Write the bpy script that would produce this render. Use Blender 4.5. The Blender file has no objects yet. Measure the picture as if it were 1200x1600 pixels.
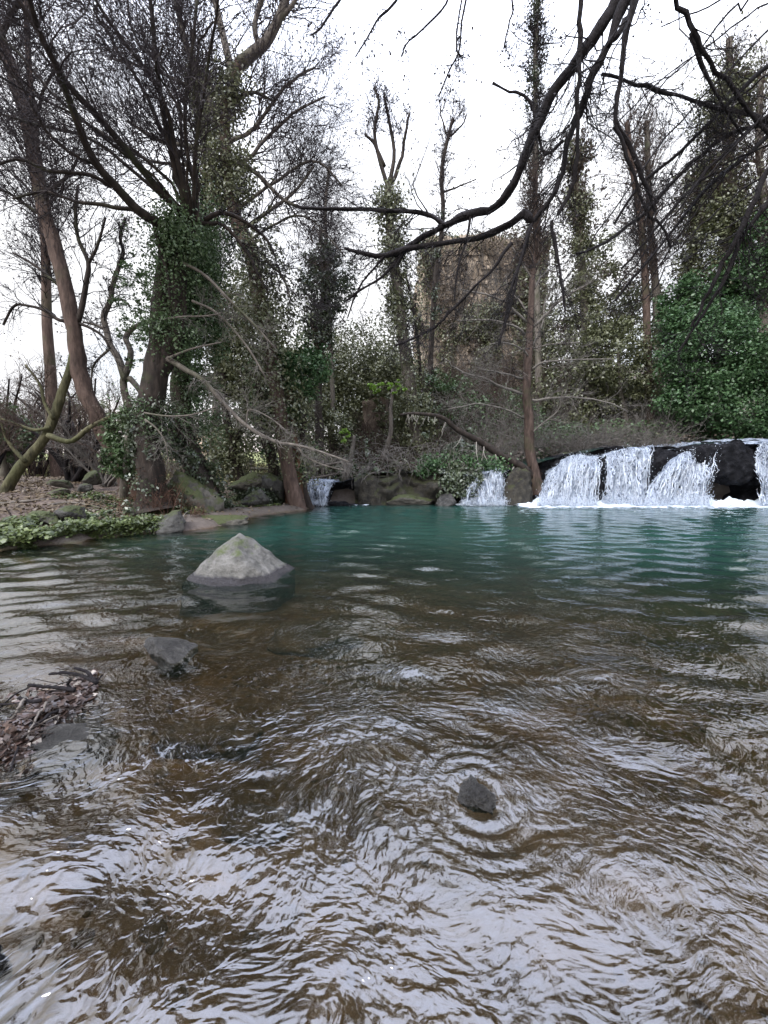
import bpy, math, random
import numpy as np
from math import radians, sin, cos, pi

sc = bpy.context.scene
COL = sc.collection
# ------------------------------------------------------------------ camera
F = 612.0                 # focal length in pixels of the 1200x1600 photograph
PITCH = radians(6.1)
CAM = np.array([0.0, 0.0, 1.1])
cd = bpy.data.cameras.new('camera')
cam = bpy.data.objects.new('camera', cd); COL.objects.link(cam)
cam.location = CAM; cam.rotation_euler = (pi/2 - PITCH, 0, 0)
cd.sensor_fit = 'VERTICAL'; cd.sensor_height = 36.0; cd.lens = 36.0*F/1600.0
cd.clip_start = 0.05; cd.clip_end = 1000
sc.camera = cam
sc.view_settings.view_transform = 'Standard'
sc.view_settings.look = 'None'
sc.view_settings.gamma = 1.0
sc.view_settings.exposure = 0.52
sc.view_settings.use_curve_mapping = False
# ------------------------------------------------------------------ sky
SUN_EL, SUN_AZ = radians(48), radians(215)       # high, behind and to the left, veiled by cloud
world = bpy.data.worlds.new('World'); sc.world = world; world.use_nodes = True
wn = world.node_tree; wn.nodes.clear()
def wnode(t, **k):
    n = wn.nodes.new(t)
    for a, b in k.items(): setattr(n, a, b)
    return n
wo = wnode('ShaderNodeOutputWorld')
sky = wnode('ShaderNodeTexSky', sky_type='NISHITA', sun_disc=False, sun_elevation=SUN_EL, sun_rotation=SUN_AZ)
bg1 = wnode('ShaderNodeBackground'); bg1.inputs[1].default_value = 0.13
wn.links.new(sky.outputs[0], bg1.inputs[0])
tc = wnode('ShaderNodeTexCoord'); mp = wnode('ShaderNodeMapping'); mp.inputs['Scale'].default_value = (1, 1, 2.2)
wn.links.new(tc.outputs['Generated'], mp.inputs[0])
nz = wnode('ShaderNodeTexNoise'); nz.inputs['Scale'].default_value = 2.6; nz.inputs['Detail'].default_value = 6; nz.inputs['Roughness'].default_value = .55
wn.links.new(mp.outputs[0], nz.inputs['Vector'])
rp = wnode('ShaderNodeValToRGB'); rp.color_ramp.elements[0].position = .28; rp.color_ramp.elements[0].color = (.62, .62, .62, 1)
rp.color_ramp.elements[1].position = .52; rp.color_ramp.elements[1].color = (1, 1, 1, 1)
wn.links.new(nz.outputs[0], rp.inputs[0])
sx = wnode('ShaderNodeSeparateXYZ'); wn.links.new(tc.outputs['Generated'], sx.inputs[0])
# cloud colour rises in brightness from the horizon to the zenith (an overcast sky), a warm low band
cr = wnode('ShaderNodeValToRGB')
e = cr.color_ramp.elements
e[0].position = 0.0; e[0].color = (.80, .70, .66, 1)
e[1].position = 1.0; e[1].color = (2.3, 2.55, 3.3, 1)
m = e.new(.15); m.color = (.66, .66, .675, 1)
m = e.new(.38); m.color = (.76, .765, .79, 1)
m = e.new(.58); m.color = (1.15, 1.17, 1.24, 1)
m = e.new(.78); m.color = (1.9, 2.05, 2.5, 1)
wn.links.new(sx.outputs[2], cr.inputs[0])
bg2 = wnode('ShaderNodeBackground'); bg2.inputs[1].default_value = 1.3
wn.links.new(cr.outputs[0], bg2.inputs[0])
mx = wnode('ShaderNodeMixShader')
wn.links.new(rp.outputs[0], mx.inputs[0]); wn.links.new(bg1.outputs[0], mx.inputs[1]); wn.links.new(bg2.outputs[0], mx.inputs[2])
wn.links.new(mx.outputs[0], wo.inputs[0])
# ------------------------------------------------------------------ sun through cloud
ld = bpy.data.lights.new('sun', 'SUN'); ld.energy = 3.3; ld.angle = radians(25); ld.color = (1, .97, .93)
sun = bpy.data.objects.new('sun', ld); COL.objects.link(sun)
sun.rotation_euler = (pi/2 - SUN_EL, 0, -SUN_AZ + pi)
sun.location = (0, 0, 30)

# ================================================================== helpers
rng = np.random.default_rng(7)
def nrm(v): return v/np.maximum(np.linalg.norm(v, axis=-1, keepdims=True), 1e-9)
def ray(px, py):
    x = (px-600.0)/F; y = (800.0-py)/F
    return np.array([x, cos(PITCH)+y*sin(PITCH), -sin(PITCH)+y*cos(PITCH)])
def P(px, py, Y):
    d = ray(px, py); return CAM + d*(Y/d[1])
def G(px, py, z=0.0):
    d = ray(px, py); return CAM + d*((z-CAM[2])/d[2])
def smooth(a, b, x):
    t = np.clip((x-a)/(b-a), 0, 1); return t*t*(3-2*t)
def _h(ix, iy, iz, s):
    n = (ix*374761393 + iy*668265263 + iz*2147483647 + s*974634777) & 0xffffffff
    n = ((n ^ (n >> 13))*1274126177) & 0xffffffff
    n = ((n ^ (n >> 16))*2246822519) & 0xffffffff
    return ((n ^ (n >> 15)) & 0xffff)/65535.0
def vnoise(p, s=0):
    p = np.asarray(p, float); i = np.floor(p).astype(np.int64); f = p-i; u = f*f*(3-2*f)
    r = 0
    for a in (0, 1):
        wx = u[..., 0] if a else 1-u[..., 0]
        for b in (0, 1):
            wy = u[..., 1] if b else 1-u[..., 1]
            for c in (0, 1):
                wz = u[..., 2] if c else 1-u[..., 2]
                r = r + wx*wy*wz*_h(i[..., 0]+a, i[..., 1]+b, i[..., 2]+c, s)
    return r*2-1
def fbm(p, o=4, s=0, g=.5):
    a = 1.0; r = 0; p = np.asarray(p, float).copy()
    for k in range(o):
        r = r + a*vnoise(p, s+k); p = p*2.03+11.3; a *= g
    return r
def fbm2(x, y, sc_=1.0, o=4, s=0, g=.5):
    return fbm(np.stack([x*sc_, y*sc_, np.zeros_like(x)+.37], -1), o, s, g)

class Buf:
    """collects geometry and links it as ONE mesh object"""
    def __init__(s): s.v = []; s.q = []; s.t = []; s.n = 0; s.uv = None; s.at = {}
    def add(s, v, q=None, t=None):
        v = np.asarray(v, float).reshape(-1, 3)
        if q is not None and len(q): s.q.append(np.asarray(q).reshape(-1, 4)+s.n)
        if t is not None and len(t): s.t.append(np.asarray(t).reshape(-1, 3)+s.n)
        s.v.append(v); s.n += len(v); return s
    def build(s, name, mat, parent=None, origin=None, sm=True):
        v = np.concatenate(s.v)
        if parent is not None: o = np.array(parent.location)
        elif origin is not None: o = np.array(origin, float)
        else: o = np.array([*(v[:, :2].mean(0)), v[:, 2].min()])
        v = v-o
        q = np.concatenate(s.q) if s.q else np.zeros((0, 4), int)
        t = np.concatenate(s.t) if s.t else np.zeros((0, 3), int)
        loops = np.concatenate([q.ravel(), t.ravel()]).astype(np.int32)
        st = np.concatenate([np.arange(len(q))*4, len(q)*4+np.arange(len(t))*3]).astype(np.int32)
        me = bpy.data.meshes.new(name)
        me.vertices.add(len(v)); me.vertices.foreach_set('co', v.astype(np.float32).ravel())
        me.loops.add(len(loops)); me.loops.foreach_set('vertex_index', loops)
        me.polygons.add(len(st)); me.polygons.foreach_set('loop_start', st)
        me.update(calc_edges=True)
        if sm: me.polygons.foreach_set('use_smooth', np.ones(len(st), bool))
        if s.uv is not None:
            ul = me.uv_layers.new(name='UVMap'); uv = np.asarray(s.uv, np.float32)[loops]
            ul.data.foreach_set('uv', uv.ravel())
        for k, a in s.at.items():
            x = me.attributes.new(k, 'FLOAT', 'POINT'); x.data.foreach_set('value', np.asarray(a, np.float32).ravel())
        me.materials.append(mat)
        ob = bpy.data.objects.new(name, me); COL.objects.link(ob)
        if parent is not None: ob.parent = parent
        else: ob.location = o
        return ob
def tag(o, label=None, cat=None, group=None, kind=None):
    if label: o['label'] = label
    if cat: o['category'] = cat
    if group: o['group'] = group
    if kind: o['kind'] = kind
    return o
def thing(name, loc, label, cat, group=None):
    o = bpy.data.objects.new(name, None); COL.objects.link(o); o.location = loc; o.empty_display_size = .2
    return tag(o, label, cat, group)

def tubes(buf, Pn, Rn, S=5, cap=False):
    """N polylines of K points, swept as tubes"""
    N, K, _ = Pn.shape
    if cap:
        d = Pn[:, -1:]-Pn[:, -2:-1]
        Pn = np.concatenate([Pn[:, :1], Pn, Pn[:, -1:]+nrm(d)*Rn[:, -1:, None]*.15], 1); Rn = np.concatenate([Rn[:, :1]*.02, Rn, Rn[:, -1:]*.02], 1); K += 2
    T = nrm(np.gradient(Pn, axis=1))
    md = nrm(Pn[:, -1]-Pn[:, 0]); ref = np.where(np.abs(md[:, :1]) < .6, [[1., 0, 0]], [[0, .3, 1.]])
    ref = np.where((np.abs(md[:, :1]) >= .6) & (np.abs(md[:, 2:]) > .7), [[0, 1., 0]], ref)[:, None]
    U = nrm(ref-(ref*T).sum(-1, keepdims=True)*T); V = np.cross(T, U)
    a = np.arange(S)*2*pi/S
    ring = U[:, :, None]*np.cos(a)[None, None, :, None]+V[:, :, None]*np.sin(a)[None, None, :, None]
    R4 = Rn[:, :, None, None] if Rn.ndim == 2 else Rn[..., None]
    v = Pn[:, :, None]+ring*R4
    n, k, s_ = np.meshgrid(np.arange(N), np.arange(K-1), np.arange(S), indexing='ij')
    b = n*K*S+k*S; s2 = (s_+1) % S
    q = np.stack([b+s_, b+s2, b+S+s2, b+S+s_], -1).reshape(-1, 4)
    buf.add(v.reshape(-1, 3), q)

def grow(Pp, Rp, n, L, ang=(.5, 1.0), t=(.15, 1.0), up=0.0, K=5, wander=.25, rr=.5, rmin=.004, rmax=1.0, grav=0.0, taper=.35, bias=None):
    """children of a batch of polylines"""
    N, Kp, _ = Pp.shape
    ln = np.linalg.norm(np.diff(Pp, axis=1), axis=-1).sum(1)
    idx = rng.choice(N, n, p=ln/ln.sum()); tt = rng.uniform(t[0], t[1], n)
    f = tt*(Kp-1); i = np.minimum(f.astype(int), Kp-2); fr = (f-i)[:, None]
    pos = Pp[idx, i]*(1-fr)+Pp[idx, i+1]*fr
    T = nrm(Pp[idx, i+1]-Pp[idx, i]); r0 = (Rp[idx, i]*(1-fr[:, 0])+Rp[idx, i+1]*fr[:, 0])
    rnd = rng.normal(size=(n, 3)); perp = nrm(rnd-(rnd*T).sum(-1, keepdims=True)*T)
    a = rng.uniform(ang[0], ang[1], n)[:, None]
    d = np.cos(a)*T+np.sin(a)*perp; d[:, 2] += up
    if bias is not None: d += np.array(bias)
    d = nrm(d); Ls = (L*rng.uniform(.5, 1.25, n)*(1.15-.6*tt))[:, None]
    out = [pos]
    for k in range(K-1):
        out.append(out[-1]+d*Ls/(K-1))
        d = nrm(d+rng.normal(size=(n, 3))*wander+np.array([0, 0, grav]))
    Pn = np.stack(out, 1)
    R = np.clip(r0*rr, rmin, rmax)
    Rn = R[:, None]*np.linspace(1, taper, K)[None]
    return Pn, np.maximum(Rn, rmin*.6)

def curve(pts, K=16, wob=.0):
    """Catmull-Rom through world points"""
    p = np.asarray(pts, float); p = np.concatenate([2*p[:1]-p[1:2], p, 2*p[-1:]-p[-2:-1]])
    n = len(p)-3; u = np.linspace(0, n-1e-6, K); i = u.astype(int); f = (u-i)[:, None]
    a, b, c, d = p[i], p[i+1], p[i+2], p[i+3]
    r = .5*((2*b)+(-a+c)*f+(2*a-5*b+4*c-d)*f*f+(-a+3*b-3*c+d)*f**3)
    if wob:
        o = fbm(np.stack([np.linspace(0, n*2, K)]*3, -1)+rng.uniform(0, 99, 3), 2)[:, None]*rng.normal(size=(1, 3))
        r = r+o*wob
    return r
def limb(px, D, w0, w1, K=None, wob=.0, D1=None):
    """a traced limb: pixel points at distance D (m), widths in photo pixels"""
    n = len(px); Ds = np.linspace(D, D if D1 is None else D1, n)
    pts = [P(a[0], a[1], Ds[i] if len(a) < 3 else a[2]) for i, a in enumerate(px)]
    K = K or max(8, 3*n)
    c = curve(pts, K, wob); w = np.linspace(w0, w1, K)/2/F*np.interp(np.linspace(0, 1, K), np.linspace(0, 1, n), Ds)
    return c[None], w[None]
def join(*L):
    K = max(l[0].shape[1] for l in L); Pn = []; Rn = []
    for p, r in L:
        k = p.shape[1]; u = np.linspace(0, k-1, K); i = np.minimum(u.astype(int), k-2); f = u-i
        Pn.append(p[:, i]*(1-f)[None, :, None]+p[:, i+1]*f[None, :, None]); Rn.append(r[:, i]*(1-f)+r[:, i+1]*f)
    return np.concatenate(Pn), np.concatenate(Rn)

def leaves(buf, C, size, nout=None, aspect=.6, tilt=.8, var=.35):
    """one folded-open leaf face per centre"""
    n = len(C)
    N = rng.normal(size=(n, 3))*tilt
    if nout is not None: N = N+nout
    N = nrm(N); d = rng.normal(size=(n, 3)); d[:, 2] -= .5
    A = nrm(d-(d*N).sum(-1, keepdims=True)*N); B = np.cross(N, A)
    s = (size*(1+rng.uniform(-var, var, n)))[:, None]
    v = np.stack([C-A*s*.5, C+B*s*.5*aspect-A*s*.08+N*s*.08, C+A*s*.5, C-B*s*.5*aspect-A*s*.08+N*s*.08], 1)
    buf.add(v.reshape(-1, 3), np.arange(n*4).reshape(-1, 4))
def along(Pn, Rn, n, t=(0, 1)):
    N, K, _ = Pn.shape
    ln = np.linalg.norm(np.diff(Pn, axis=1), axis=-1).sum(1)
    idx = rng.choice(N, n, p=ln/ln.sum()); f = rng.uniform(t[0], t[1], n)*(K-1); i = np.minimum(f.astype(int), K-2); fr = (f-i)[:, None]
    return Pn[idx, i]*(1-fr)+Pn[idx, i+1]*fr, Rn[idx, i], nrm(Pn[idx, i+1]-Pn[idx, i])
def ivy(buf, Pn, Rn, n, thick, size, t=(0, 1), clump=75, droop=.15):
    """shaggy ivy around trunks: clusters of leaves hugging the stem"""
    nc = max(4, n//clump)
    c, r, T = along(Pn, Rn, nc*2, t); kp = np.argsort(-vnoise(c*1.6+5, 31)-rng.random(nc*2)*.8)[:nc]; c, r, T = c[kp], r[kp], T[kp]
    a = rng.normal(size=(nc, 3)); out = nrm(a-(a*T).sum(-1, keepdims=True)*T)
    rad = r+thick*rng.beta(1.2, 2.2, nc)
    cc = c+out*rad[:, None]; cs = rng.uniform(.4, 1.5, nc)*thick*.26+size*.7
    k = rng.integers(0, nc, n)
    p = cc[k]+rng.normal(size=(n, 3))*cs[k][:, None]*np.array([1, 1, 1.3])
    leaves(buf, p, size, nout=out[k]*.8+np.array([0, 0, .5]))
def crown(buf, c, rad, n, size, clump=30, shell=.55, seed=1, lobes=.35, cs=.12):
    """uneven leafy mass in an ellipsoid, with gaps"""
    c = np.array(c, float); rad = np.array(rad, float)
    nc = max(6, n//clump); d = nrm(rng.normal(size=(nc*3, 3)))
    rr = (shell+(1-shell)*rng.random(nc*3)**.6)*(1+lobes*fbm(d*1.7+seed*7.7, 3, seed))
    keep = fbm(d*3.1+seed*3.3, 2, seed+5) > -.25
    cc = (c+d*rr[:, None]*rad)[keep][:nc]; dd = d[keep][:nc]; nc = len(cc)
    k = rng.integers(0, nc, n); s = (rng.uniform(.5, 1.5, nc)*cs*rad.min())[k][:, None]
    leaves(buf, cc[k]+rng.normal(size=(n, 3))*s*np.array([1, 1, .7]), size, nout=dd[k]*.5+np.array([0, 0, .8]))

_ico = {}
def ico(n):
    if n not in _ico:
        import bmesh
        bm = bmesh.new(); bmesh.ops.create_icosphere(bm, subdivisions=n, radius=1)
        _ico[n] = (np.array([v.co[:] for v in bm.verts]), np.array([[v.index for v in f.verts] for f in bm.faces])); bm.free()
    return _ico[n]
def rock_buf(buf, c, size, seed, sub=4, planes=12, p=9, rough=.06, custom=None):
    d, f = ico(sub); d = nrm(d); r_ = np.random.default_rng(seed)
    if custom is None:
        n_ = nrm(r_.normal(size=(planes, 3))); dist = r_.uniform(.72, 1.0, planes)
    else:
        n_ = nrm(np.array([q[:3] for q in custom], float)); dist = np.array([q[3] for q in custom], float)
    x = np.maximum(d@n_.T/dist, 0); r = 1/(np.sum(x**p, 1)**(1/p)+1e-3)
    r = np.minimum(r, 1.5 if custom is None else 9)
    v = d*r[:, None]
    v = v*(1+rough*fbm(v*2.2/(1 if custom is None else .3)+seed, 4, seed)[:, None]+rough*.4*fbm(v*9+seed, 4, seed+3)[:, None])
    buf.add(v*np.array(size)+np.array(c), t=f)

# ================================================================== materials
def mat(name):
    m_ = bpy.data.materials.new(name); m_.use_nodes = True; nt = m_.node_tree; nt.nodes.clear()
    def N(t, ins=None, **k):
        n = nt.nodes.new(t)
        for a, b in k.items(): setattr(n, a, b)
        for a, b in (ins or {}).items():
            if isinstance(b, bpy.types.NodeSocket): nt.links.new(b, n.inputs[a])
            else: n.inputs[a].default_value = b
        return n
    out = N('ShaderNodeOutputMaterial')
    return m_, N, nt, out
def c4(c): return (c[0], c[1], c[2], 1)
def ramp(N, fac, stops):
    r = N('ShaderNodeValToRGB', {0: fac}); e = r.color_ramp.elements
    e[0].position, e[0].color = stops[0][0], c4(stops[0][1]); e[1].position, e[1].color = stops[-1][0], c4(stops[-1][1])
    for p_, c_ in stops[1:-1]:
        x = e.new(p_); x.color = c4(c_)
    return r.outputs[0]
def leafmat(name, cols, trans=.25, gloss=.06, rough=.45):
    m_, N, nt, out = mat(name)
    g = N('ShaderNodeNewGeometry')
    n2 = N('ShaderNodeTexNoise', {'Vector': g.outputs['Position'], 'Scale': 2.6, 'Detail': 3})
    a = N('ShaderNodeMath', {0: g.outputs['Random Per Island'], 1: .45}, operation='MULTIPLY')
    b = N('ShaderNodeMath', {0: n2.outputs[0], 1: 1.5, 2: a.outputs[0]}, operation='MULTIPLY_ADD')
    b = N('ShaderNodeMath', {0: b.outputs[0], 1: .5}, operation='SUBTRACT')
    col = ramp(N, b.outputs[0], [(i/(len(cols)-1), c) for i, c in enumerate(cols)])
    d = N('ShaderNodeBsdfDiffuse', {'Color': col}); t = N('ShaderNodeBsdfTranslucent', {'Color': col})
    x = N('ShaderNodeMixShader', {0: trans, 1: d.outputs[0], 2: t.outputs[0]})
    gl = N('ShaderNodeBsdfGlossy', {'Color': (1, 1, 1, 1), 'Roughness': rough})
    x2 = N('ShaderNodeMixShader', {0: gloss, 1: x.outputs[0], 2: gl.outputs[0]})
    nt.links.new(x2.outputs[0], out.inputs[0]); return m_
def barkmat(name, cols, moss=0.0, scale=9, bump=.6, mosscol=(.04, .048, .02)):
    m_, N, nt, out = mat(name)
    g = N('ShaderNodeNewGeometry')
    mp_ = N('ShaderNodeMapping', {'Vector': g.outputs['Position'], 'Scale': (1, 1, .28)})
    n1 = N('ShaderNodeTexNoise', {'Vector': mp_.outputs[0], 'Scale': scale, 'Detail': 6, 'Roughness': .65})
    n2 = N('ShaderNodeTexNoise', {'Vector': g.outputs['Position'], 'Scale': 1.3, 'Detail': 3})
    col = ramp(N, n1.outputs[0], [(.3+.4*i/(len(cols)-1), c) for i, c in enumerate(cols)])
    if moss:
        f = N('ShaderNodeMapRange', {0: n2.outputs[0], 1: .60-moss*.4, 2: .86-moss*.4})
        col = N('ShaderNodeMixRGB', {0: f.outputs[0], 1: col, 2: c4(mosscol)}).outputs[0]
    v = N('ShaderNodeTexVoronoi', {'Vector': mp_.outputs[0], 'Scale': scale*1.6}, feature='DISTANCE_TO_EDGE')
    h = N('ShaderNodeMath', {0: v.outputs[0], 1: .6, 2: n1.outputs[0]}, operation='MULTIPLY_ADD')
    bp = N('ShaderNodeBump', {'Height': h.outputs[0], 'Strength': bump, 'Distance': .03})
    b = N('ShaderNodeBsdfPrincipled', {'Base Color': col, 'Roughness': .85, 'Normal': bp.outputs[0]}); b.inputs['Specular IOR Level'].default_value = .25
    nt.links.new(b.outputs[0], out.inputs[0]); return m_
def rockmat(name, cols, moss=.0, rough=.8, scale=5, spec=.4, mosscol=(.05, .075, .018), wetline=None, bump=.5):
    m_, N, nt, out = mat(name)
    g = N('ShaderNodeNewGeometry')
    n1 = N('ShaderNodeTexNoise', {'Vector': g.outputs['Position'], 'Scale': scale, 'Detail': 9, 'Roughness': .68})
    n3 = N('ShaderNodeTexNoise', {'Vector': g.outputs['Position'], 'Scale': scale*11, 'Detail': 4, 'Roughness': .7})
    mixn = N('ShaderNodeMath', {0: n3.outputs[0], 1: .35, 2: n1.outputs[0]}, operation='MULTIPLY_ADD')
    mixn = N('ShaderNodeMath', {0: mixn.outputs[0], 1: .175}, operation='SUBTRACT')
    col = ramp(N, mixn.outputs[0], [(.3+.4*i/(len(cols)-1), c) for i, c in enumerate(cols)])
    if moss:
        n2 = N('ShaderNodeTexNoise', {'Vector': g.outputs['Position'], 'Scale': 2.4, 'Detail': 5, 'Roughness': .6})
        sp = N('ShaderNodeSeparateXYZ', {0: g.outputs['Normal']})
        a = N('ShaderNodeMath', {0: sp.outputs[2], 1: .35, 2: n2.outputs[0]}, operation='MULTIPLY_ADD')
        f = N('ShaderNodeMapRange', {0: a.outputs[0], 1: .95-moss*.6, 2: 1.05-moss*.6})
        mc = ramp(N, n3.outputs[0], [(.3, tuple(x*.6 for x in mosscol)), (.7, tuple(x*1.4 for x in mosscol))])
        col = N('ShaderNodeMixRGB', {0: f.outputs[0], 1: col, 2: mc}).outputs[0]
    rgh = rough
    if wetline is not None:
        sp = N('ShaderNodeSeparateXYZ', {0: g.outputs['Position']})
        zz = N('ShaderNodeMath', {0: n1.outputs[0], 1: .06, 2: sp.outputs[2]}, operation='MULTIPLY_ADD')
        wf = N('ShaderNodeMapRange', {0: zz.outputs[0], 1: wetline+.03, 2: wetline+.055})
        col = N('ShaderNodeMixRGB', {0: wf.outputs[0], 1: (.035, .032, .035, 1), 2: col}).outputs[0]
        rgh = N('ShaderNodeMapRange', {0: wf.outputs[0], 1: 0, 2: 1, 3: .25, 4: rough}).outputs[0]
    h = N('ShaderNodeMath', {0: n3.outputs[0], 1: .25, 2: n1.outputs[0]}, operation='MULTIPLY_ADD')
    bp = N('ShaderNodeBump', {'Height': h.outputs[0], 'Strength': bump, 'Distance': .08})
    b = N('ShaderNodeBsdfPrincipled', {'Base Color': col, 'Roughness': rgh, 'Normal': bp.outputs[0]}); b.inputs['Specular IOR Level'].default_value = spec
    nt.links.new(b.outputs[0], out.inputs[0]); return m_

M = {}
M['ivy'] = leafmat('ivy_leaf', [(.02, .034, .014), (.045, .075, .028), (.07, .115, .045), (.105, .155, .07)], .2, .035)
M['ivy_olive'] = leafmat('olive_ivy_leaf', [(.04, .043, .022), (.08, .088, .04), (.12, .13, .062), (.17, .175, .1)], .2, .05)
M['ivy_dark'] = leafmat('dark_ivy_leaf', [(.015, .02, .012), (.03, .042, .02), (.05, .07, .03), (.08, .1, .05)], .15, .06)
M['laurel'] = leafmat('laurel_leaf', [(.018, .036, .014), (.036, .075, .028), (.06, .115, .045), (.10, .17, .075)], .18, .025, .45)
M['fern'] = leafmat('bank_leaf', [(.018, .025, .010), (.045, .062, .02), (.09, .12, .035), (.16, .19, .065)], .3, .04)
M['lime'] = leafmat('lime_leaf', [(.12, .2, .03), (.2, .34, .05), (.26, .4, .07)], .35, .03)
M['dead'] = leafmat('dead_leaf', [(.045, .033, .02), (.08, .06, .037), (.125, .093, .06), (.19, .148, .10)], .1, .03)
M['deadwet'] = leafmat('wet_dead_leaf', [(.012, .008, .006), (.03, .019, .015), (.07, .044, .035), (.18, .12, .085)], .08, .05, .35)
M['bit'] = leafmat('withered_leaf', [(.012, .01, .014), (.025, .02, .024), (.04, .032, .03)], .1, .02)
M['bitbrown'] = leafmat('brown_withered_leaf', [(.045, .034, .027), (.085, .066, .052), (.14, .112, .088)], .1, .02)
M['drygrass'] = leafmat('dry_grass', [(.11, .1, .05), (.2, .19, .09), (.3, .28, .14)], .3, .02)
M['bark_red'] = barkmat('red_brown_bark', [(.03, .02, .016), (.07, .047, .038), (.12, .083, .068)], .12)
M['bark_dark'] = barkmat('dark_bark', [(.009, .007, .006), (.024, .018, .015), (.05, .038, .031)], .12)
M['bark_moss'] = barkmat('mossy_bark', [(.03, .027, .018), (.07, .066, .035), (.13, .12, .07)], .45, mosscol=(.045, .05, .018), bump=1)
M['bark_foot'] = barkmat('dark_brown_bark', [(.02, .013, .010), (.05, .034, .028), (.10, .07, .058)], .1)
M['bark_pale'] = barkmat('pale_bark', [(.13, .115, .10), (.22, .2, .18), (.34, .31, .28)], .1)
M['bark_grey'] = barkmat('grey_bark', [(.06, .052, .045), (.11, .095, .082), (.17, .15, .13)], .2)
M['bark_orange'] = barkmat('torn_bark', [(.03, .018, .012), (.10, .05, .03), (.2, .11, .07)], .1)
M['twig_dark'] = barkmat('dark_twig', [(.004, .003, .004), (.012, .009, .010)], 0, bump=.8, scale=30)
M['twig_mid'] = barkmat('purplish_twig', [(.016, .012, .014), (.042, .033, .036)], 0, bump=.1)
M['twig_brown'] = barkmat('brown_twig', [(.03, .02, .016), (.07, .048, .038)], 0, bump=.1)
M['twig_grey'] = barkmat('grey_twig', [(.07, .062, .056), (.16, .145, .13)], 0, bump=.1)
M['twig_pale'] = barkmat('pale_twig', [(.17, .155, .14), (.32, .3, .27)], 0, bump=.1)
M['twig_red'] = barkmat('rusty_twig', [(.05, .026, .017), (.11, .062, .045)], 0, bump=.1)
M['rock_pale'] = rockmat('pale_lichen_stone', [(.045, .043, .039), (.12, .115, .103), (.21, .20, .185)], .22, bump=1, scale=8, wetline=.06, mosscol=(.07, .085, .03))
M['rock_wet'] = rockmat('wet_stone', [(.012, .011, .011), (.035, .033, .031), (.10, .096, .09)], 0, rough=.35, scale=9, spec=.5, bump=1)
M['rock_black'] = rockmat('black_wet_basalt', [(.004, .004, .005), (.010, .010, .012), (.03, .03, .034)], .0, rough=.6, scale=5, spec=.08, bump=1.6)
M['rock_moss'] = rockmat('mossy_stone', [(.03, .028, .023), (.065, .06, .05), (.12, .11, .095)], .62, mosscol=(.038, .046, .014))
M['rock_sunk'] = rockmat('silty_stone', [(.02, .014, .008), (.045, .032, .018), (.07, .052, .032)], 0)
M['rock_grey'] = rockmat('grey_boulder_stone', [(.022, .021, .02), (.05, .048, .044), (.10, .097, .09)], .45, mosscol=(.04, .048, .016), bump=1)
M['rock_cliff'] = rockmat('mossy_cliff_stone', [(.008, .007, .006), (.025, .022, .017), (.06, .052, .038)], .5, mosscol=(.028, .030, .010), scale=5, bump=1.2)
M['tower'] = rockmat('weathered_tower_stone', [(.21, .165, .125), (.36, .295, .23), (.5, .42, .345)], .15, scale=2.4, rough=.95, spec=.1, mosscol=(.06, .06, .03), bump=1)
M['ruin'] = rockmat('ruin_stone', [(.05, .04, .032), (.10, .078, .06), (.17, .135, .11)], .3, scale=3, rough=.95, spec=.1)
M['plaster'] = rockmat('house_plaster', [(.42, .3, .25), (.5, .38, .32), (.56, .44, .38)], 0, scale=1, rough=.9, spec=.1, bump=.05)
M['oldwood'] = barkmat('old_fence_wood', [(.06, .05, .042), (.12, .10, .085), (.19, .165, .14)], .2)
def glassmat():
    m_, N, nt, out = mat('window_glass')
    b = N('ShaderNodeBsdfPrincipled', {'Base Color': (.25, .3, .35, 1), 'Roughness': .08}); nt.links.new(b.outputs[0], out.inputs[0]); return m_
M['glass'] = glassmat()

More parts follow.
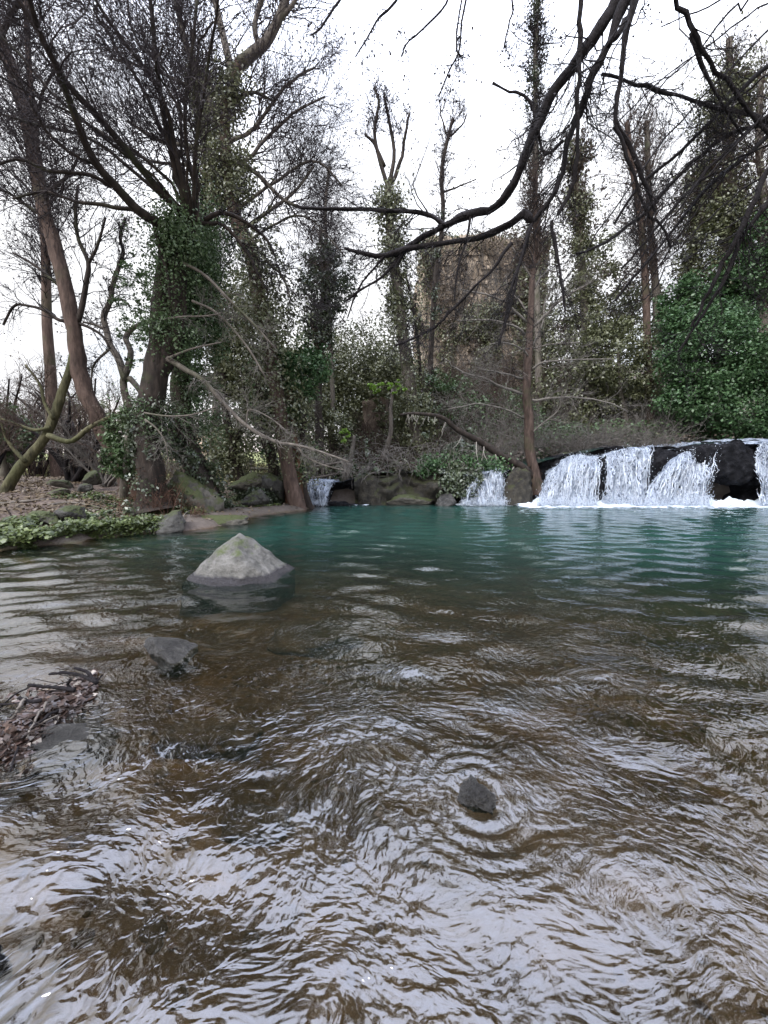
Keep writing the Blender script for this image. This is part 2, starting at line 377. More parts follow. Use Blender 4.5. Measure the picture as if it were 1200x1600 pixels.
def groundmat():
    m_, N, nt, out = mat('ground_surface')
    g = N('ShaderNodeNewGeometry'); pos = g.outputs['Position']
    n1 = N('ShaderNodeTexNoise', {'Vector': pos, 'Scale': 2.2, 'Detail': 8, 'Roughness': .65})
    n2 = N('ShaderNodeTexNoise', {'Vector': pos, 'Scale': 14, 'Detail': 8, 'Roughness': .7})
    vo = N('ShaderNodeTexVoronoi', {'Vector': pos, 'Scale': 22})
    soil = ramp(N, n2.outputs[0], [(.3, (.045, .033, .026)), (.5, (.10, .075, .062)), (.7, (.19, .15, .13))])
    mud = ramp(N, n1.outputs[0], [(.3, (.055, .045, .038)), (.7, (.13, .11, .098))])
    green = ramp(N, n2.outputs[0], [(.3, (.03, .038, .014)), (.7, (.085, .10, .035))])
    mead = ramp(N, n1.outputs[0], [(.3, (.13, .15, .05)), (.7, (.26, .27, .12))])
    sand = ramp(N, n1.outputs[0], [(.32, (.026, .015, .005)), (.5, (.055, .034, .013)), (.68, (.095, .062, .028))])
    peb = ramp(N, vo.outputs['Color'], [(.1, (.025, .018, .012)), (.5, (.07, .052, .03)), (.9, (.15, .12, .09))])
    pf = N('ShaderNodeMapRange', {0: n2.outputs[0], 1: .5, 2: .62})
    bed = N('ShaderNodeMixRGB', {0: pf.outputs[0], 1: sand, 2: peb}).outputs[0]
    def at(k): return N('ShaderNodeAttribute', attribute_name=k).outputs['Fac']
    gf = N('ShaderNodeMapRange', {0: n1.outputs[0], 1: .44, 2: .56})
    col = N('ShaderNodeMixRGB', {0: gf.outputs[0], 1: soil, 2: green}).outputs[0]
    col = N('ShaderNodeMixRGB', {0: at('litter'), 1: col, 2: soil}).outputs[0]
    col = N('ShaderNodeMixRGB', {0: at('mud'), 1: col, 2: mud}).outputs[0]
    col = N('ShaderNodeMixRGB', {0: at('meadow'), 1: col, 2: mead}).outputs[0]
    silt = ramp(N, n1.outputs[0], [(.3, (.06, .042, .028)), (.7, (.19, .15, .115))])
    bed = N('ShaderNodeMixRGB', {0: at('silt'), 1: bed, 2: silt}).outputs[0]
    col = N('ShaderNodeMixRGB', {0: at('bed'), 1: col, 2: bed}).outputs[0]
    bp = N('ShaderNodeBump', {'Height': n2.outputs[0], 'Strength': .8, 'Distance': .05})
    b = N('ShaderNodeBsdfPrincipled', {'Base Color': col, 'Roughness': .85, 'Normal': bp.outputs[0]}); b.inputs['Specular IOR Level'].default_value = .25
    nt.links.new(b.outputs[0], out.inputs[0]); return m_
M['ground'] = groundmat()

def watermat(name, murk=True, ior=1.95):
    m_, N, nt, out = mat(name)
    g = N('ShaderNodeNewGeometry'); pos = g.outputs['Position']
    wn_ = N('ShaderNodeTexNoise', {'Vector': pos, 'Scale': 1.6, 'Detail': 2})
    wv = N('ShaderNodeVectorMath', {0: wn_.outputs['Color'], 3: .5}, operation='SCALE')
    pw = N('ShaderNodeVectorMath', {0: pos, 1: wv.outputs[0]}, operation='ADD')
    mp1 = N('ShaderNodeMapping', {'Vector': pw.outputs[0], 'Rotation': (0, 0, .35), 'Scale': (1, 1.25, 1)})
    n1 = N('ShaderNodeTexNoise', {'Vector': mp1.outputs[0], 'Scale': 9, 'Detail': 2, 'Roughness': .45, 'Distortion': .2})
    n2 = N('ShaderNodeTexNoise', {'Vector': mp1.outputs[0], 'Scale': 22, 'Detail': 1.8, 'Roughness': .5, 'Distortion': .3})
    b1 = N('ShaderNodeBump', {'Height': n1.outputs[0], 'Strength': .5, 'Distance': .0095})
    at = N('ShaderNodeAttribute', attribute_name='chop').outputs['Fac']
    b2 = N('ShaderNodeBump', {'Height': n2.outputs[0], 'Distance': .0105, 'Normal': b1.outputs[0], 'Strength': at})
    fr = N('ShaderNodeFresnel', {'IOR': ior, 'Normal': b2.outputs[0]})
    gl = N('ShaderNodeBsdfGlossy', {'Color': (1, 1, 1, 1), 'Roughness': .025, 'Normal': b2.outputs[0]})
    tr = N('ShaderNodeBsdfTransparent', {'Color': (.95, .84, .64, 1)})
    di = N('ShaderNodeBsdfDiffuse', {'Color': (.013, .045, .037, 1)})
    dd = N('ShaderNodeAttribute', attribute_name='murk').outputs['Fac']
    body = N('ShaderNodeMixShader', {0: dd, 1: tr.outputs[0], 2: di.outputs[0]})
    mx_ = N('ShaderNodeMixShader', {0: fr.outputs[0], 1: body.outputs[0], 2: gl.outputs[0]})
    nt.links.new(mx_.outputs[0], out.inputs[0]); return m_
M['water'] = watermat('pond_water')

def fallmat(name, dens=.5, seed=0.0, sx_=9.0, sy_=2.2):
    m_, N, nt, out = mat(name)
    uv = N('ShaderNodeUVMap').outputs[0]
    mp_ = N('ShaderNodeMapping', {'Vector': uv, 'Location': (seed, seed*1.7, 0), 'Scale': (sx_, sy_, 1)})
    n0 = N('ShaderNodeTexNoise', {'Vector': mp_.outputs[0], 'Scale': .8, 'Detail': 3})
    wv = N('ShaderNodeVectorMath', {0: n0.outputs['Color'], 3: .9}, operation='SCALE')
    pw = N('ShaderNodeVectorMath', {0: mp_.outputs[0], 1: wv.outputs[0]}, operation='ADD')
    n1 = N('ShaderNodeTexNoise', {'Vector': pw.outputs[0], 'Scale': 1.0, 'Detail': 7, 'Roughness': .75})
    vo = N('ShaderNodeTexVoronoi', {'Vector': pw.outputs[0], 'Scale': 2.3}, feature='DISTANCE_TO_EDGE')
    ve = N('ShaderNodeMapRange', {0: vo.outputs[0], 1: 0, 2: .28, 3: 1, 4: 0})
    a = N('ShaderNodeMath', {0: ve.outputs[0], 1: .3, 2: n1.outputs[0]}, operation='MULTIPLY_ADD')
    ed = N('ShaderNodeAttribute', attribute_name='edge').outputs['Fac']
    a = N('ShaderNodeMath', {0: a.outputs[0], 1: ed}, operation='ADD')
    al = N('ShaderNodeMapRange', {0: a.outputs[0], 1: .78-dens*.4, 2: .92-dens*.4})
    col = ramp(N, n1.outputs[0], [(.33, (.12, .16, .24)), (.65, (.58, .64, .73))])
    bp = N('ShaderNodeBump', {'Height': a.outputs[0], 'Strength': .8, 'Distance': .06})
    d = N('ShaderNodeBsdfDiffuse', {'Color': col, 'Normal': bp.outputs[0]}); t = N('ShaderNodeBsdfTranslucent', {'Color': col})
    x = N('ShaderNodeMixShader', {0: .3, 1: d.outputs[0], 2: t.outputs[0]})
    gl = N('ShaderNodeBsdfGlossy', {'Roughness': .15, 'Normal': bp.outputs[0]}); x = N('ShaderNodeMixShader', {0: .12, 1: x.outputs[0], 2: gl.outputs[0]})
    tr = N('ShaderNodeBsdfTransparent')
    x = N('ShaderNodeMixShader', {0: al.outputs[0], 1: tr.outputs[0], 2: x.outputs[0]})
    nt.links.new(x.outputs[0], out.inputs[0]); return m_
M['fall'] = fallmat('falling_water', .68)
M['fall2'] = fallmat('falling_water_veil', .5, 3.3, 16, 4.0)
def foammat():
    m_, N, nt, out = mat('white_foam')
    g = N('ShaderNodeNewGeometry'); pos = g.outputs['Position']
    n1 = N('ShaderNodeTexNoise', {'Vector': pos, 'Scale': 5, 'Detail': 8, 'Roughness': .75})
    ed = N('ShaderNodeAttribute', attribute_name='edge').outputs['Fac']
    a = N('ShaderNodeMath', {0: n1.outputs[0], 1: ed}, operation='ADD')
    al = N('ShaderNodeMapRange', {0: a.outputs[0], 1: .62, 2: .8})
    d = N('ShaderNodeBsdfDiffuse', {'Color': (.56, .62, .68, 1)}); tr = N('ShaderNodeBsdfTransparent')
    x = N('ShaderNodeMixShader', {0: al.outputs[0], 1: tr.outputs[0], 2: d.outputs[0]})
    nt.links.new(x.outputs[0], out.inputs[0]); return m_
M['foam'] = foammat()
def whitemat():
    m_, N, nt, out = mat('water_spray')
    d = N('ShaderNodeBsdfDiffuse', {'Color': (.62, .68, .76, 1)}); t = N('ShaderNodeBsdfTranslucent', {'Color': (.62, .68, .76, 1)})
    x = N('ShaderNodeMixShader', {0: .35, 1: d.outputs[0], 2: t.outputs[0]})
    gl = N('ShaderNodeBsdfGlossy', {'Roughness': .1}); x = N('ShaderNodeMixShader', {0: .15, 1: x.outputs[0], 2: gl.outputs[0]})
    nt.links.new(x.outputs[0], out.inputs[0]); return m_
M['spray'] = whitemat()

# ================================================================== terrain
shore = [(-30, 4.2), (-14, 4.7)] + [tuple(G(a, b)[:2]) for a, b in
         [(-20, 862), (30, 858), (60, 853), (110, 850), (150, 842), (205, 836), (240, 833), (285, 831), (330, 825), (372, 818), (400, 806), (440, 801), (478, 797)]] + \
        [(-2.15, 11.6), (-2.1, 12.6), (0, 12.75), (2.3, 12.75), (13.6, 12.9), (14.6, 9), (16, 2), (17, -1.2), (3, -1.6), (-3, -1.4), (-30, -1.2)]
shore = np.array(shore)
def sdist(x, y):
    """>0 on land, metres to the waterline"""
    x = np.asarray(x, float); y = np.asarray(y, float); p = np.stack([x, y], -1)[..., None, :]
    a = shore; b = np.roll(shore, -1, 0); ab = b-a
    t = np.clip(((p-a)*ab).sum(-1)/(ab*ab).sum(-1), 0, 1); d = np.sqrt((((p-(a+t[..., None]*ab))**2).sum(-1)).min(-1))
    c = ((a[:, 1] > y[..., None]) != (b[:, 1] > y[..., None])) & (x[..., None] < (b[:, 0]-a[:, 0])*(y[..., None]-a[:, 1])/(b[:, 1]-a[:, 1]+1e-12)+a[:, 0])
    return np.where(c.sum(-1) % 2 == 1, -d, d)
LIPX = np.array([-2.6, -1.5, -.8, 0, 2, 2.6, 3.7, 4.6, 5.4, 6.4, 7.2, 8.6, 9.6, 11, 14, 30])
LIPZ = np.array([.55, .68, .9, 1.02, 1.05, 1.0, 1.0, 1.15, 1.45, 1.62, 1.82, 1.88, 1.8, 2.02, 2.05, 2.1])
def lip(x): return np.interp(x, LIPX, LIPZ)
def ground(x, y):
    x = np.asarray(x, float); y = np.asarray(y, float)
    d = sdist(x, y); dd = np.maximum(d, 0)
    n = fbm2(x, y, .55, 4, 3)*.09+fbm2(x, y, 2.3, 3, 9)*.025
    left = .10*smooth(0, .25, dd)+.085*np.minimum(dd, 8)+.05*np.maximum(dd-8, 0)*smooth(8, 14, dd)+n*smooth(0, 1.2, dd)
    far = (lip(x)-.12)*smooth(.25, .9, dd)+n*smooth(1, 3, dd)*.8
    hill = smooth(-7.5, 0.5, x)*(.58-.04*smooth(3, 9, x))*np.maximum(y-15.6-1.6*smooth(6, 9, x), 0)
    far = far+np.minimum(hill, 7.5+fbm2(x, y, .2, 2, 4))
    isfar = smooth(-3.4, -1.9, x)*smooth(11.5, 12.5, y)
    land = left*(1-isfar)+far*isfar
    dw = np.maximum(-d, 0)
    depth = .09+.075*np.maximum(y-.6, 0)+.05*fbm2(x, y, .8, 3, 21)*(1+.2*np.maximum(y, 0))
    depth = np.clip(depth, .04, 1.15)
    shoal = np.exp(-(((x+1.75)/.75)**2+((y-1.9)/.5)**2))
    depth = depth*(1-.75*shoal)
    bed = -np.minimum(depth, .03+.30*dw)+fbm2(x, y, 5, 2, 33)*.008
    return np.where(d > 0, land, bed)

xs = np.concatenate([np.linspace(-60, -16, 30)[:-1], np.linspace(-16, 18, 330), np.linspace(18, 70, 30)[1:]])
ys = np.concatenate([np.linspace(-12, -1.5, 8)[:-1], np.linspace(-1.5, 3, 90)[:-1], np.linspace(3, 20, 190)[:-1], np.linspace(20, 44, 40)[:-1], np.linspace(44, 400, 40)])
X, Y = np.meshgrid(xs, ys); Z = ground(X, Y)
Xr, Yr = X.ravel(), Y.ravel()
b = Buf(); nx, ny = len(xs), len(ys)
ii, jj = np.meshgrid(np.arange(ny-1), np.arange(nx-1), indexing='ij'); k0 = ii*nx+jj
b.add(np.stack([Xr, Yr, Z.ravel()], -1), np.stack([k0, k0+1, k0+nx+1, k0+nx], -1).reshape(-1, 4))
dl = sdist(Xr, Yr)
b.at['bed'] = 1-smooth(-.02, .05, dl)
b.at['silt'] = smooth(1.75, 1.0, Yr+.5*fbm2(Xr, Yr, .9, 3, 19))*.9
b.at['mud'] = smooth(0, .1, dl)*(1-smooth(.8, 1.6, dl+fbm2(Xr, Yr, .9, 3, 55)*.6))*.9
b.at['litter'] = smooth(-.1, .3, fbm2(Xr, Yr, .5, 3, 12)+.35)*(Xr < -2.5)*(Yr < 16)
b.at['meadow'] = smooth(15.5, 18, Yr)*smooth(-3.5, -6, Xr)
tag(b.build('ground', M['ground'], origin=(0, 0, 0)), 'muddy river bank, leaf strewn slope and brown sandy pool bed', kind='structure')

# ================================================================== pond water
def wave_h(x, y):
    h = np.zeros_like(x); r_ = np.random.default_rng(5)
    # trains that run from the falls towards the camera
    for k in range(26):
        lam = r_.uniform(.12, .55); th = r_.normal(-pi/2-.12, .42); kx, ky = cos(th)*2*pi/lam, sin(th)*2*pi/lam
        env = .55+.45*vnoise(np.stack([x*.7+k*3.1, y*.7, 0*x+k], -1), k)
        amp = .0040*lam/.4*smooth(.12*1, 1.0, lam*3)*(.75+.5*smooth(5, 9, 6))
        h += amp*env*np.sin(kx*x+ky*y+r_.uniform(0, 6.28)+1.2*vnoise(np.stack([x*.9, y*.9, 0*x+k*2.], -1), 40+k))
    calm = 1-.35*smooth(6, 3, y)*smooth(-1.5, .5, x)
    h *= calm
    # long regular ripples on the left
    wl = np.exp(-(((x+3.2)/1.7)**2+((y-3.0)/1.2)**2))
    h += wl*.0045*np.sin(2*pi/.19*(x*.30-y*.95)*-1+1.5*vnoise(np.stack([x*.8, y*.8, 0*x], -1), 77))
    # near, irregular lumps from the current
    near = smooth(3.6, 1.2, y)
    wx = x+.25*fbm2(x, y, 1.3, 2, 91); wy = y+.25*fbm2(x, y, 1.3, 2, 92)
    h += near*.0085*fbm2(wx*1.0, wy*1.4, 4.5, 3, 61, .5)+smooth(2.6, 1.0, y)*.0022*fbm2(wx*1.1, wy*1.1, 16.0, 3, 66, .6)
    # rings round the stones that break the surface
    c = G(745, 1240); r = np.hypot(x-c[0], y-c[1]); h *= 1-.6*np.exp(-(r/.42)**2)
    for (a, b_, amp, lam, rad) in ((745, 1240, .0050, .066, .36), (655, 1420, .002, .045, .25), (150, 1300, .0022, .05, .3), (930, 1330, .0018, .05, .3), (372, 912, .0022, .10, .9), (250, 1030, .0022, .08, .5), (560, 1120, .0016, .07, .45)):
        c = G(a, b_); r = np.hypot(x-c[0], y-c[1])
        h += amp*np.exp(-(r/rad)**2)*np.clip(.55+1.1*vnoise(np.stack([x*2.6, y*2.6, 0*x+a], -1), 9), .05, 1.2)*np.sin(2*pi*r/lam+3.2*vnoise(np.stack([x*3, y*3, 0*x], -1), 8))
    # churned water under the falls
    ch = smooth(9.5, 12.2, y)*smooth(1.5, 5, x)+.5*smooth(10.5, 12.3, y)
    h += ch*.016*fbm2(x, y*1.6, 3.6, 4, 15, .6)
    return h
NR, NC = 520, 430
tt = np.linspace(0, 1, NR); yy = .75*(14.35/.75)**tt-1.5
uu = np.linspace(-1.25, 1.25, NC)
Yw, U = np.meshgrid(yy, uu, indexing='ij'); Xw = U*(Yw+2.6)
Xw[:, 0] = -30; Xw[:, -1] = 30
xw, yw = Xw.ravel(), Yw.ravel()
zw = wave_h(xw, yw)
b = Buf(); ii, jj = np.meshgrid(np.arange(NR-1), np.arange(NC-1), indexing='ij'); k0 = ii*NC+jj
b.add(np.stack([xw, yw, zw], -1), np.stack([k0, k0+1, k0+NC+1, k0+NC], -1).reshape(-1, 4))
dep = -ground(xw, yw)
deep = smooth(2.9, 7.8, yw+.35*fbm2(xw, yw, .6, 3, 4)+.25*np.clip(xw-.5, -4, 6))
b.at['murk'] = np.clip(.10+.86*deep, 0, .97)*smooth(.0, .35, dep)+0
_c = G(745, 1240)
b.at['chop'] = (.35+.75*smooth(3.2, 1.0, yw))*(1-.6*np.exp(-((xw-_c[0])**2+(yw-_c[1])**2)/.35**2))+.5*smooth(10, 12.5, yw)
tag(b.build('water', M['water'], origin=(0, 0, 0)), 'rippled pool, teal at the falls and clear brown in front', kind='structure')

# upper stream above the falls
b = Buf(); xs_ = np.linspace(-2.6, 16, 90); ys_ = np.linspace(12.95, 17.2, 14)
X, Y = np.meshgrid(xs_, ys_); Z = lip(X)+.0+.05*(Y-12.95)/1.0*smooth(4, 8, X)+.02*fbm2(X, Y, 2, 3, 3)
ii, jj = np.meshgrid(np.arange(13), np.arange(89), indexing='ij'); k0 = ii*90+jj
b.add(np.stack([X.ravel(), Y.ravel(), Z.ravel()], -1), np.stack([k0, k0+1, k0+91, k0+90], -1).reshape(-1, 4))
b.at['murk'] = np.full(b.n, .8); b.at['chop'] = np.full(b.n, .9)
tag(b.build('water', M['water'], origin=(0, 0, 0)), 'shallow stream above the rock ledge', kind='structure')

# ================================================================== rock ledge behind the falls
def ledge(name, x0, x1, y0, m_, label, seed, moss=False, hollow=()):
    nx_ = int((x1-x0)*26)+2; prof = np.linspace(0, 1, 34)
    S, T = np.meshgrid(np.linspace(x0, x1, nx_), prof, indexing='ij')
    zt = lip(S)+.10*fbm2(S, S*0, 1.6, 3, seed)
    up = np.clip(T/.62, 0, 1); back = np.clip((T-.62)/.38, 0, 1)
    z = -.55+(zt+.55)*np.sin(up*pi/2)**.85-.05*back
    yb = y0+.15*up**3+2.2*back**1.2
    cr_ = fbm(np.stack([S*1.1, z*1.9, S*0+seed], -1), 5, seed)
    st = np.abs(fbm(np.stack([S*.9, z*4.0, S*0], -1), 3, seed+9))
    yb = yb-(.32*cr_+.22*st+.05*fbm(np.stack([S*7, z*9, S*0], -1), 3, seed+1))*(1-back)
    z = z+.06*fbm(np.stack([S*2.2, yb*2.2, z*0], -1), 3, seed+2)
    for (hx, hz, rx, rz, dp) in hollow:
        yb = yb+dp*np.exp(-(((S-hx)/rx)**4+((z-hz)/rz)**4))*(1-back)
    b_ = Buf(); n2 = len(prof); ii, jj = np.meshgrid(np.arange(nx_-1), np.arange(n2-1), indexing='ij'); k0 = ii*n2+jj
    b_.add(np.stack([S.ravel(), yb.ravel(), z.ravel()], -1), np.stack([k0, k0+n2, k0+n2+1, k0+1], -1).reshape(-1, 4))
    return tag(b_.build(name, m_), label, 'rock ledge')
ledge('rock_ledge', -2.7, -.9, 13.05, M['rock_black'], 'low dark overhanging ledge beside the smallest cascade on the left', 3, hollow=((-1.3, .1, .55, .45, .9),))
ledge('rock_ledge', -.95, 3.0, 12.75, M['rock_cliff'], 'moss-stained rock face below the ivy, between the left and middle cascades', 5)
ledge('rock_ledge', 2.9, 4.75, 13.05, M['rock_black'], 'dark wet rock face behind the narrow middle cascade', 6)
ledge('rock_ledge', 4.7, 15, 13.0, M['rock_black'], 'long black rock ledge behind the large right waterfalls', 8, hollow=((11.0, .75, .75, .65, 1.1),))

# ================================================================== rocks
def rock(name, px, py, Y, w, h, dp, m_, label, seed, cat='rock', sub=4, group=None, sink=.25, planes=12, rough=.07, p=9):
    """px,py: the middle of the rock's foot in the photo; w,h in photo pixels, dp depth as share of width"""
    c = P(px, py, Y); s = Y/F; W, H = w*s/2, h*s
    b_ = Buf(); rock_buf(b_, (c[0], c[1]+W*dp*.8, c[2]+H*(.5-sink)), (W*1.08, W*dp, H*(.5+sink)*1.05), seed, sub, planes=planes, rough=rough, p=p)
    return tag(b_.build(name, m_), label, cat, group)
b = Buf()
c = G(371, 914); Dp = c[1]+.36
cx = P(371, 900, Dp)[0]
rock_buf(b, (cx, Dp, -.02), (1.03, .95, 1.10), 4, 6, p=24, rough=.05, custom=[(-.66, -.10, .75, .315), (.63, -.12, .77, .318), (-.1, -.82, .42, .36), (.1, .85, .45, .33), (-.2, -.6, .8, .335), (-1, .1, -.1, .485), (1, -.1, -.1, .485), (0, -1, -.1, .44), (0, 0, -1, .35), (.5, -.75, .3, .42), (-.55, -.7, .35, .40)])
tag(b.build('boulder', M['rock_pale']), 'pale grey pyramid-shaped boulder rising from the pool', 'boulder')
c = G(250, 1032)
b = Buf(); rock_buf(b, (c[0], c[1]+.14, -.022), (.155, .12, .085), 11, 5, planes=10, rough=.09); tag(b.build('rock', M['rock_wet']), 'small rounded wet rock in the shallows in front of the boulder', 'rock')
c = G(745, 1262)
b = Buf(); rock_buf(b, (c[0], c[1]+.04, .0), (.05, .045, .04), 23, 5, planes=9, rough=.2); tag(b.build('stone', M['rock_wet']), 'small dark stone breaking the rings of water in the foreground', 'stone')
c = G(2, 1500)
b = Buf(); rock_buf(b, (c[0]-.03, c[1], -.01), (.035, .03, .035), 29, 4, rough=.15); tag(b.build('stone', M['rock_black']), 'dark stone cut by the left edge near the bottom of the photo', 'stone')
c = G(440, 955)
for (a, bb, w, hh, lab) in ((475, 978, .42, .10, 'flat rock just under the surface behind the small wet rock'), (345, 1150, .24, .08, 'sunken brown rock below the driftwood and small wet rock'), (800, 1065, .24, .05, 'sunken flat stone in the middle of the pool'), (405, 1270, .14, .06, 'sunken stone on the brown bed in the foreground')):
    c = G(a, bb, -.08); gz = float(ground(c[0], c[1]))
    b = Buf(); rock_buf(b, (c[0], c[1], gz+hh*.3), (w*.8, w*.5, hh), int(a), 4, rough=.12); tag(b.build('rock', M['rock_sunk']), lab, 'rock')
R_ = [
 ('boulder', 290, 792, 8.6, 66, 48, .7, 'rock_moss', 'large moss-covered boulder at the foot of the leaning ivy trunk', 31),
 ('rock', 258, 830, 6.9, 56, 22, .6, 'rock_grey', 'low pale rock at the waterline below the big ivy tree', 32),
 ('rock', 350, 824, 7.7, 58, 20, .7, 'rock_moss', 'green-topped flat rock where the muddy bank meets the pool', 33),
 ('rock', 54, 815, 6.6, 44, 16, .8, 'rock_moss', 'mossy rock at the left edge of the bank behind the leafy plants', 34),
 ('rock', 98, 812, 6.8, 48, 24, .8, 'rock_grey', 'grey mossy rock behind the leafy plants, right of the mossy one', 35),
 ('rock', 137, 754, 11, 30, 14, .8, 'rock_moss', 'small bright green mossy rock on the leaf litter', 36),
 ('rock', 128, 765, 10, 24, 10, .8, 'rock_grey', 'small grey stone half buried in the leaf litter below the mossy rock', 37),
 ('rock', 86, 757, 10.5, 34, 8, .8, 'rock_moss', 'flat mossy hump in the leaf litter near the leaning trunk', 38),
 ('rock', 85, 772, 9, 30, 8, .8, 'rock_moss', 'low mossy stone in the middle of the leaf litter', 39),
 ('rock', 422, 778, 11.0, 40, 34, .8, 'rock_grey', 'upright grey rock left of the split trunk by the small cascade', 40),
 ('rock', 398, 786, 10.4, 44, 20, .8, 'rock_grey', 'sloping brown rock at the bank foot below the grey upright one', 41),
 ('rock', 388, 762, 11.2, 56, 22, .8, 'rock_moss', 'mossy rock under the dark ground ivy', 42),
 ('rock', 699, 792, 12.0, 32, 23, .8, 'rock_wet', 'rounded dark stone standing in the water between the middle cascades', 43),
 ('boulder', 812, 782, 12.2, 46, 52, .7, 'rock_cliff', 'big dark rounded boulder between the middle cascade and the brown trunk', 44),
 ('boulder', 905, 722, 13.4, 60, 16, .8, 'rock_grey', 'grey slab on top of the ledge left of the large falls', 45),
 ('boulder', 950, 712, 13.7, 60, 16, .8, 'rock_moss', 'brown rounded rock on the ledge behind the large falls', 46),
 ('boulder', 1038, 738, 12.75, 60, 42, .5, 'rock_black', 'black overhanging boulder between the two large falls', 47),
 ('boulder', 1150, 732, 12.35, 96, 46, .55, 'rock_black', 'large black boulder jutting above the dark hollow on the right', 48),
 ('boulder', 938, 796, 12.5, 15, 80, .6, 'rock_black', 'narrow black rock column splitting the left large fall', 49),
 ('rock', 640, 790, 12.4, 90, 18, .5, 'rock_moss', 'low mossy ledge stone at the waterline under the ivy', 50),
 ('rock', 520, 800, 12.0, 70, 16, .5, 'rock_black', 'sloping wet black rock under the smallest cascade', 51),
 ('rock', 580, 788, 12.4, 46, 50, .6, 'rock_cliff', 'bulging mossy rock right of the dark hollow by the smallest cascade', 52),
 ('rock', 690, 766, 12.7, 60, 26, .5, 'rock_cliff', 'mossy block tucked under the ivy left of the middle cascade', 53),
 ('rock', 1120, 800, 12.3, 40, 16, .6, 'rock_black', 'low black rock at the foot of the large right fall', 54),
]
for (n_, px, py, Y_, w, h, dp, mm, lab, sd) in R_:
    rock(n_, px, py, Y_, w, h, dp, M[mm], lab, sd, cat=n_, sub=5, rough=.17 if mm in ('rock_black', 'rock_cliff') else .11, planes=16)

# ================================================================== waterfalls
def waterfall(label, top, bot, yt, yb, n_str=90, seed=1, back=.35, powr=1.7, hump=0., group=None):
    top = curve([P(a, c_, yt) for a, c_ in top], 60); bot_ = curve([np.array([*P(a, c_, yb)[:2], 0.0]) for a, c_ in bot], 60)
    base = thing('waterfall', ((bot_[0]+bot_[-1])/2).tolist(), label, 'waterfall', group)
    r_ = np.random.default_rng(seed); wid_ = np.linalg.norm(bot_[-1]-bot_[0])
    def surf(s, t, off=0.):
        """s across 0..1, t down 0..1; t<0 runs back over the lip"""
        i = np.clip(s*59, 0, 58.999); k = i.astype(int); f = (i-k)[..., None]
        A = top[k]*(1-f)+top[k+1]*f; B_ = bot_[k]*(1-f)+bot_[k+1]*f
        tp = np.clip(t, 0, 1)
        xy = A[..., :2]+(B_-A)[..., :2]*(tp**.75)[..., None]
        z = A[..., 2]-(A[..., 2]-B_[..., 2])*tp**powr
        xy[..., 1] += np.where(t < 0, -t*3.0, 0)
        q = np.stack([s*7+seed, tp*2.2, s*0], -1)
        bulge = .16*fbm(q, 3, seed)*smooth(0, .25, tp)+.05*fbm(q*np.array([4, 1.2, 1]), 3, seed+4)*smooth(0, .1, tp)+.045*fbm(np.stack([s*wid_*7, tp*6, s*0+seed], -1), 3, seed+6)*smooth(0, .12, tp)
        xy[..., 1] -= bulge+off
        z = z+.05*fbm(np.stack([s*6, s*0+seed, s*0], -1), 3, seed)*(1-tp)+off*.4
        return np.stack([xy[..., 0], xy[..., 1], z], -1)
    wid = np.linalg.norm(bot_[-1]-bot_[0]); hgt = top[:, 2].mean()
    for li, (off, mm, nm) in enumerate(((0., 'fall', 'water_curtain'), (.10, 'fall2', 'water_veil'))):
        ns, nt_ = int(wid*28)+8, 60
        S, T = np.meshgrid(np.linspace(0, 1, ns), np.concatenate([[-.25, -.12], np.linspace(0, 1, nt_-2)]), indexing='ij')
        v = surf(S, T, off); b_ = Buf(); ii, jj = np.meshgrid(np.arange(ns-1), np.arange(nt_-1), indexing='ij'); k0 = ii*nt_+jj
        b_.add(v.reshape(-1, 3), np.stack([k0, k0+nt_, k0+nt_+1, k0+1], -1).reshape(-1, 4))
        b_.uv = np.stack([S.ravel()*wid, T.ravel()*hgt], -1)
        e_ = np.minimum(S, 1-S)
        b_.at['edge'] = (-.25*(1-smooth(0, .10, e_))+.20*(1-smooth(0, .22, T))+.16*smooth(.82, 1, T)).ravel()
        b_.build(nm, M[mm], base)
    # strands
    n_str = int(n_str*.3); b_ = Buf(); s0 = r_.uniform(.01, .99, n_str); K = 14; t0 = r_.uniform(-.05, .55, n_str); t1 = np.minimum(1, t0+r_.uniform(.2, .8, n_str))
    tt_ = t0[:, None]+(t1-t0)[:, None]*np.linspace(0, 1, K)[None]
    ss = np.clip(s0[:, None]+.008*np.cumsum(r_.normal(size=(n_str, K)), 1), 0.005, .995)
    pts = surf(ss, tt_, .13); pts += r_.normal(size=pts.shape)*.006
    rad = r_.uniform(.002, .008, n_str)[:, None]*np.sin(np.linspace(.15, pi-.1, K))[None]*(1+.5*r_.normal(size=(n_str, K)))
    tubes(b_, pts, np.abs(rad)+.002, 4); b_.build('water_strands', M['spray'], base)['kind'] = 'stuff'
    # droplets and splash
    nd = n_str*50; dv, df = ico(1); s_ = r_.uniform(0, 1, nd); t_ = np.where(r_.random(nd) < .6, 1-r_.random(nd)**2*.10, r_.uniform(.05, 1, nd))
    c_ = surf(s_, t_, .16)+r_.normal(size=(nd, 3))*np.array([.05, .06, .05]); c_[:, 2] = np.abs(c_[:, 2])
    rr = r_.uniform(.003, .010, nd)
    v = c_[:, None]+dv[None]*rr[:, None, None]*np.array([1, 1, 1.7]); b_ = Buf()
    b_.add(v.reshape(-1, 3), t=(df[None]+(np.arange(nd)*len(dv))[:, None, None]).reshape(-1, 3))
    b_.build('droplets', M['spray'], base)['kind'] = 'stuff'
    return base
waterfall('smallest cascade on the left, spilling beside the split trunk', [(482, 754), (500, 751), (528, 752)], [(474, 783), (492, 786), (512, 791)], 12.7, 12.2, 60, 2)
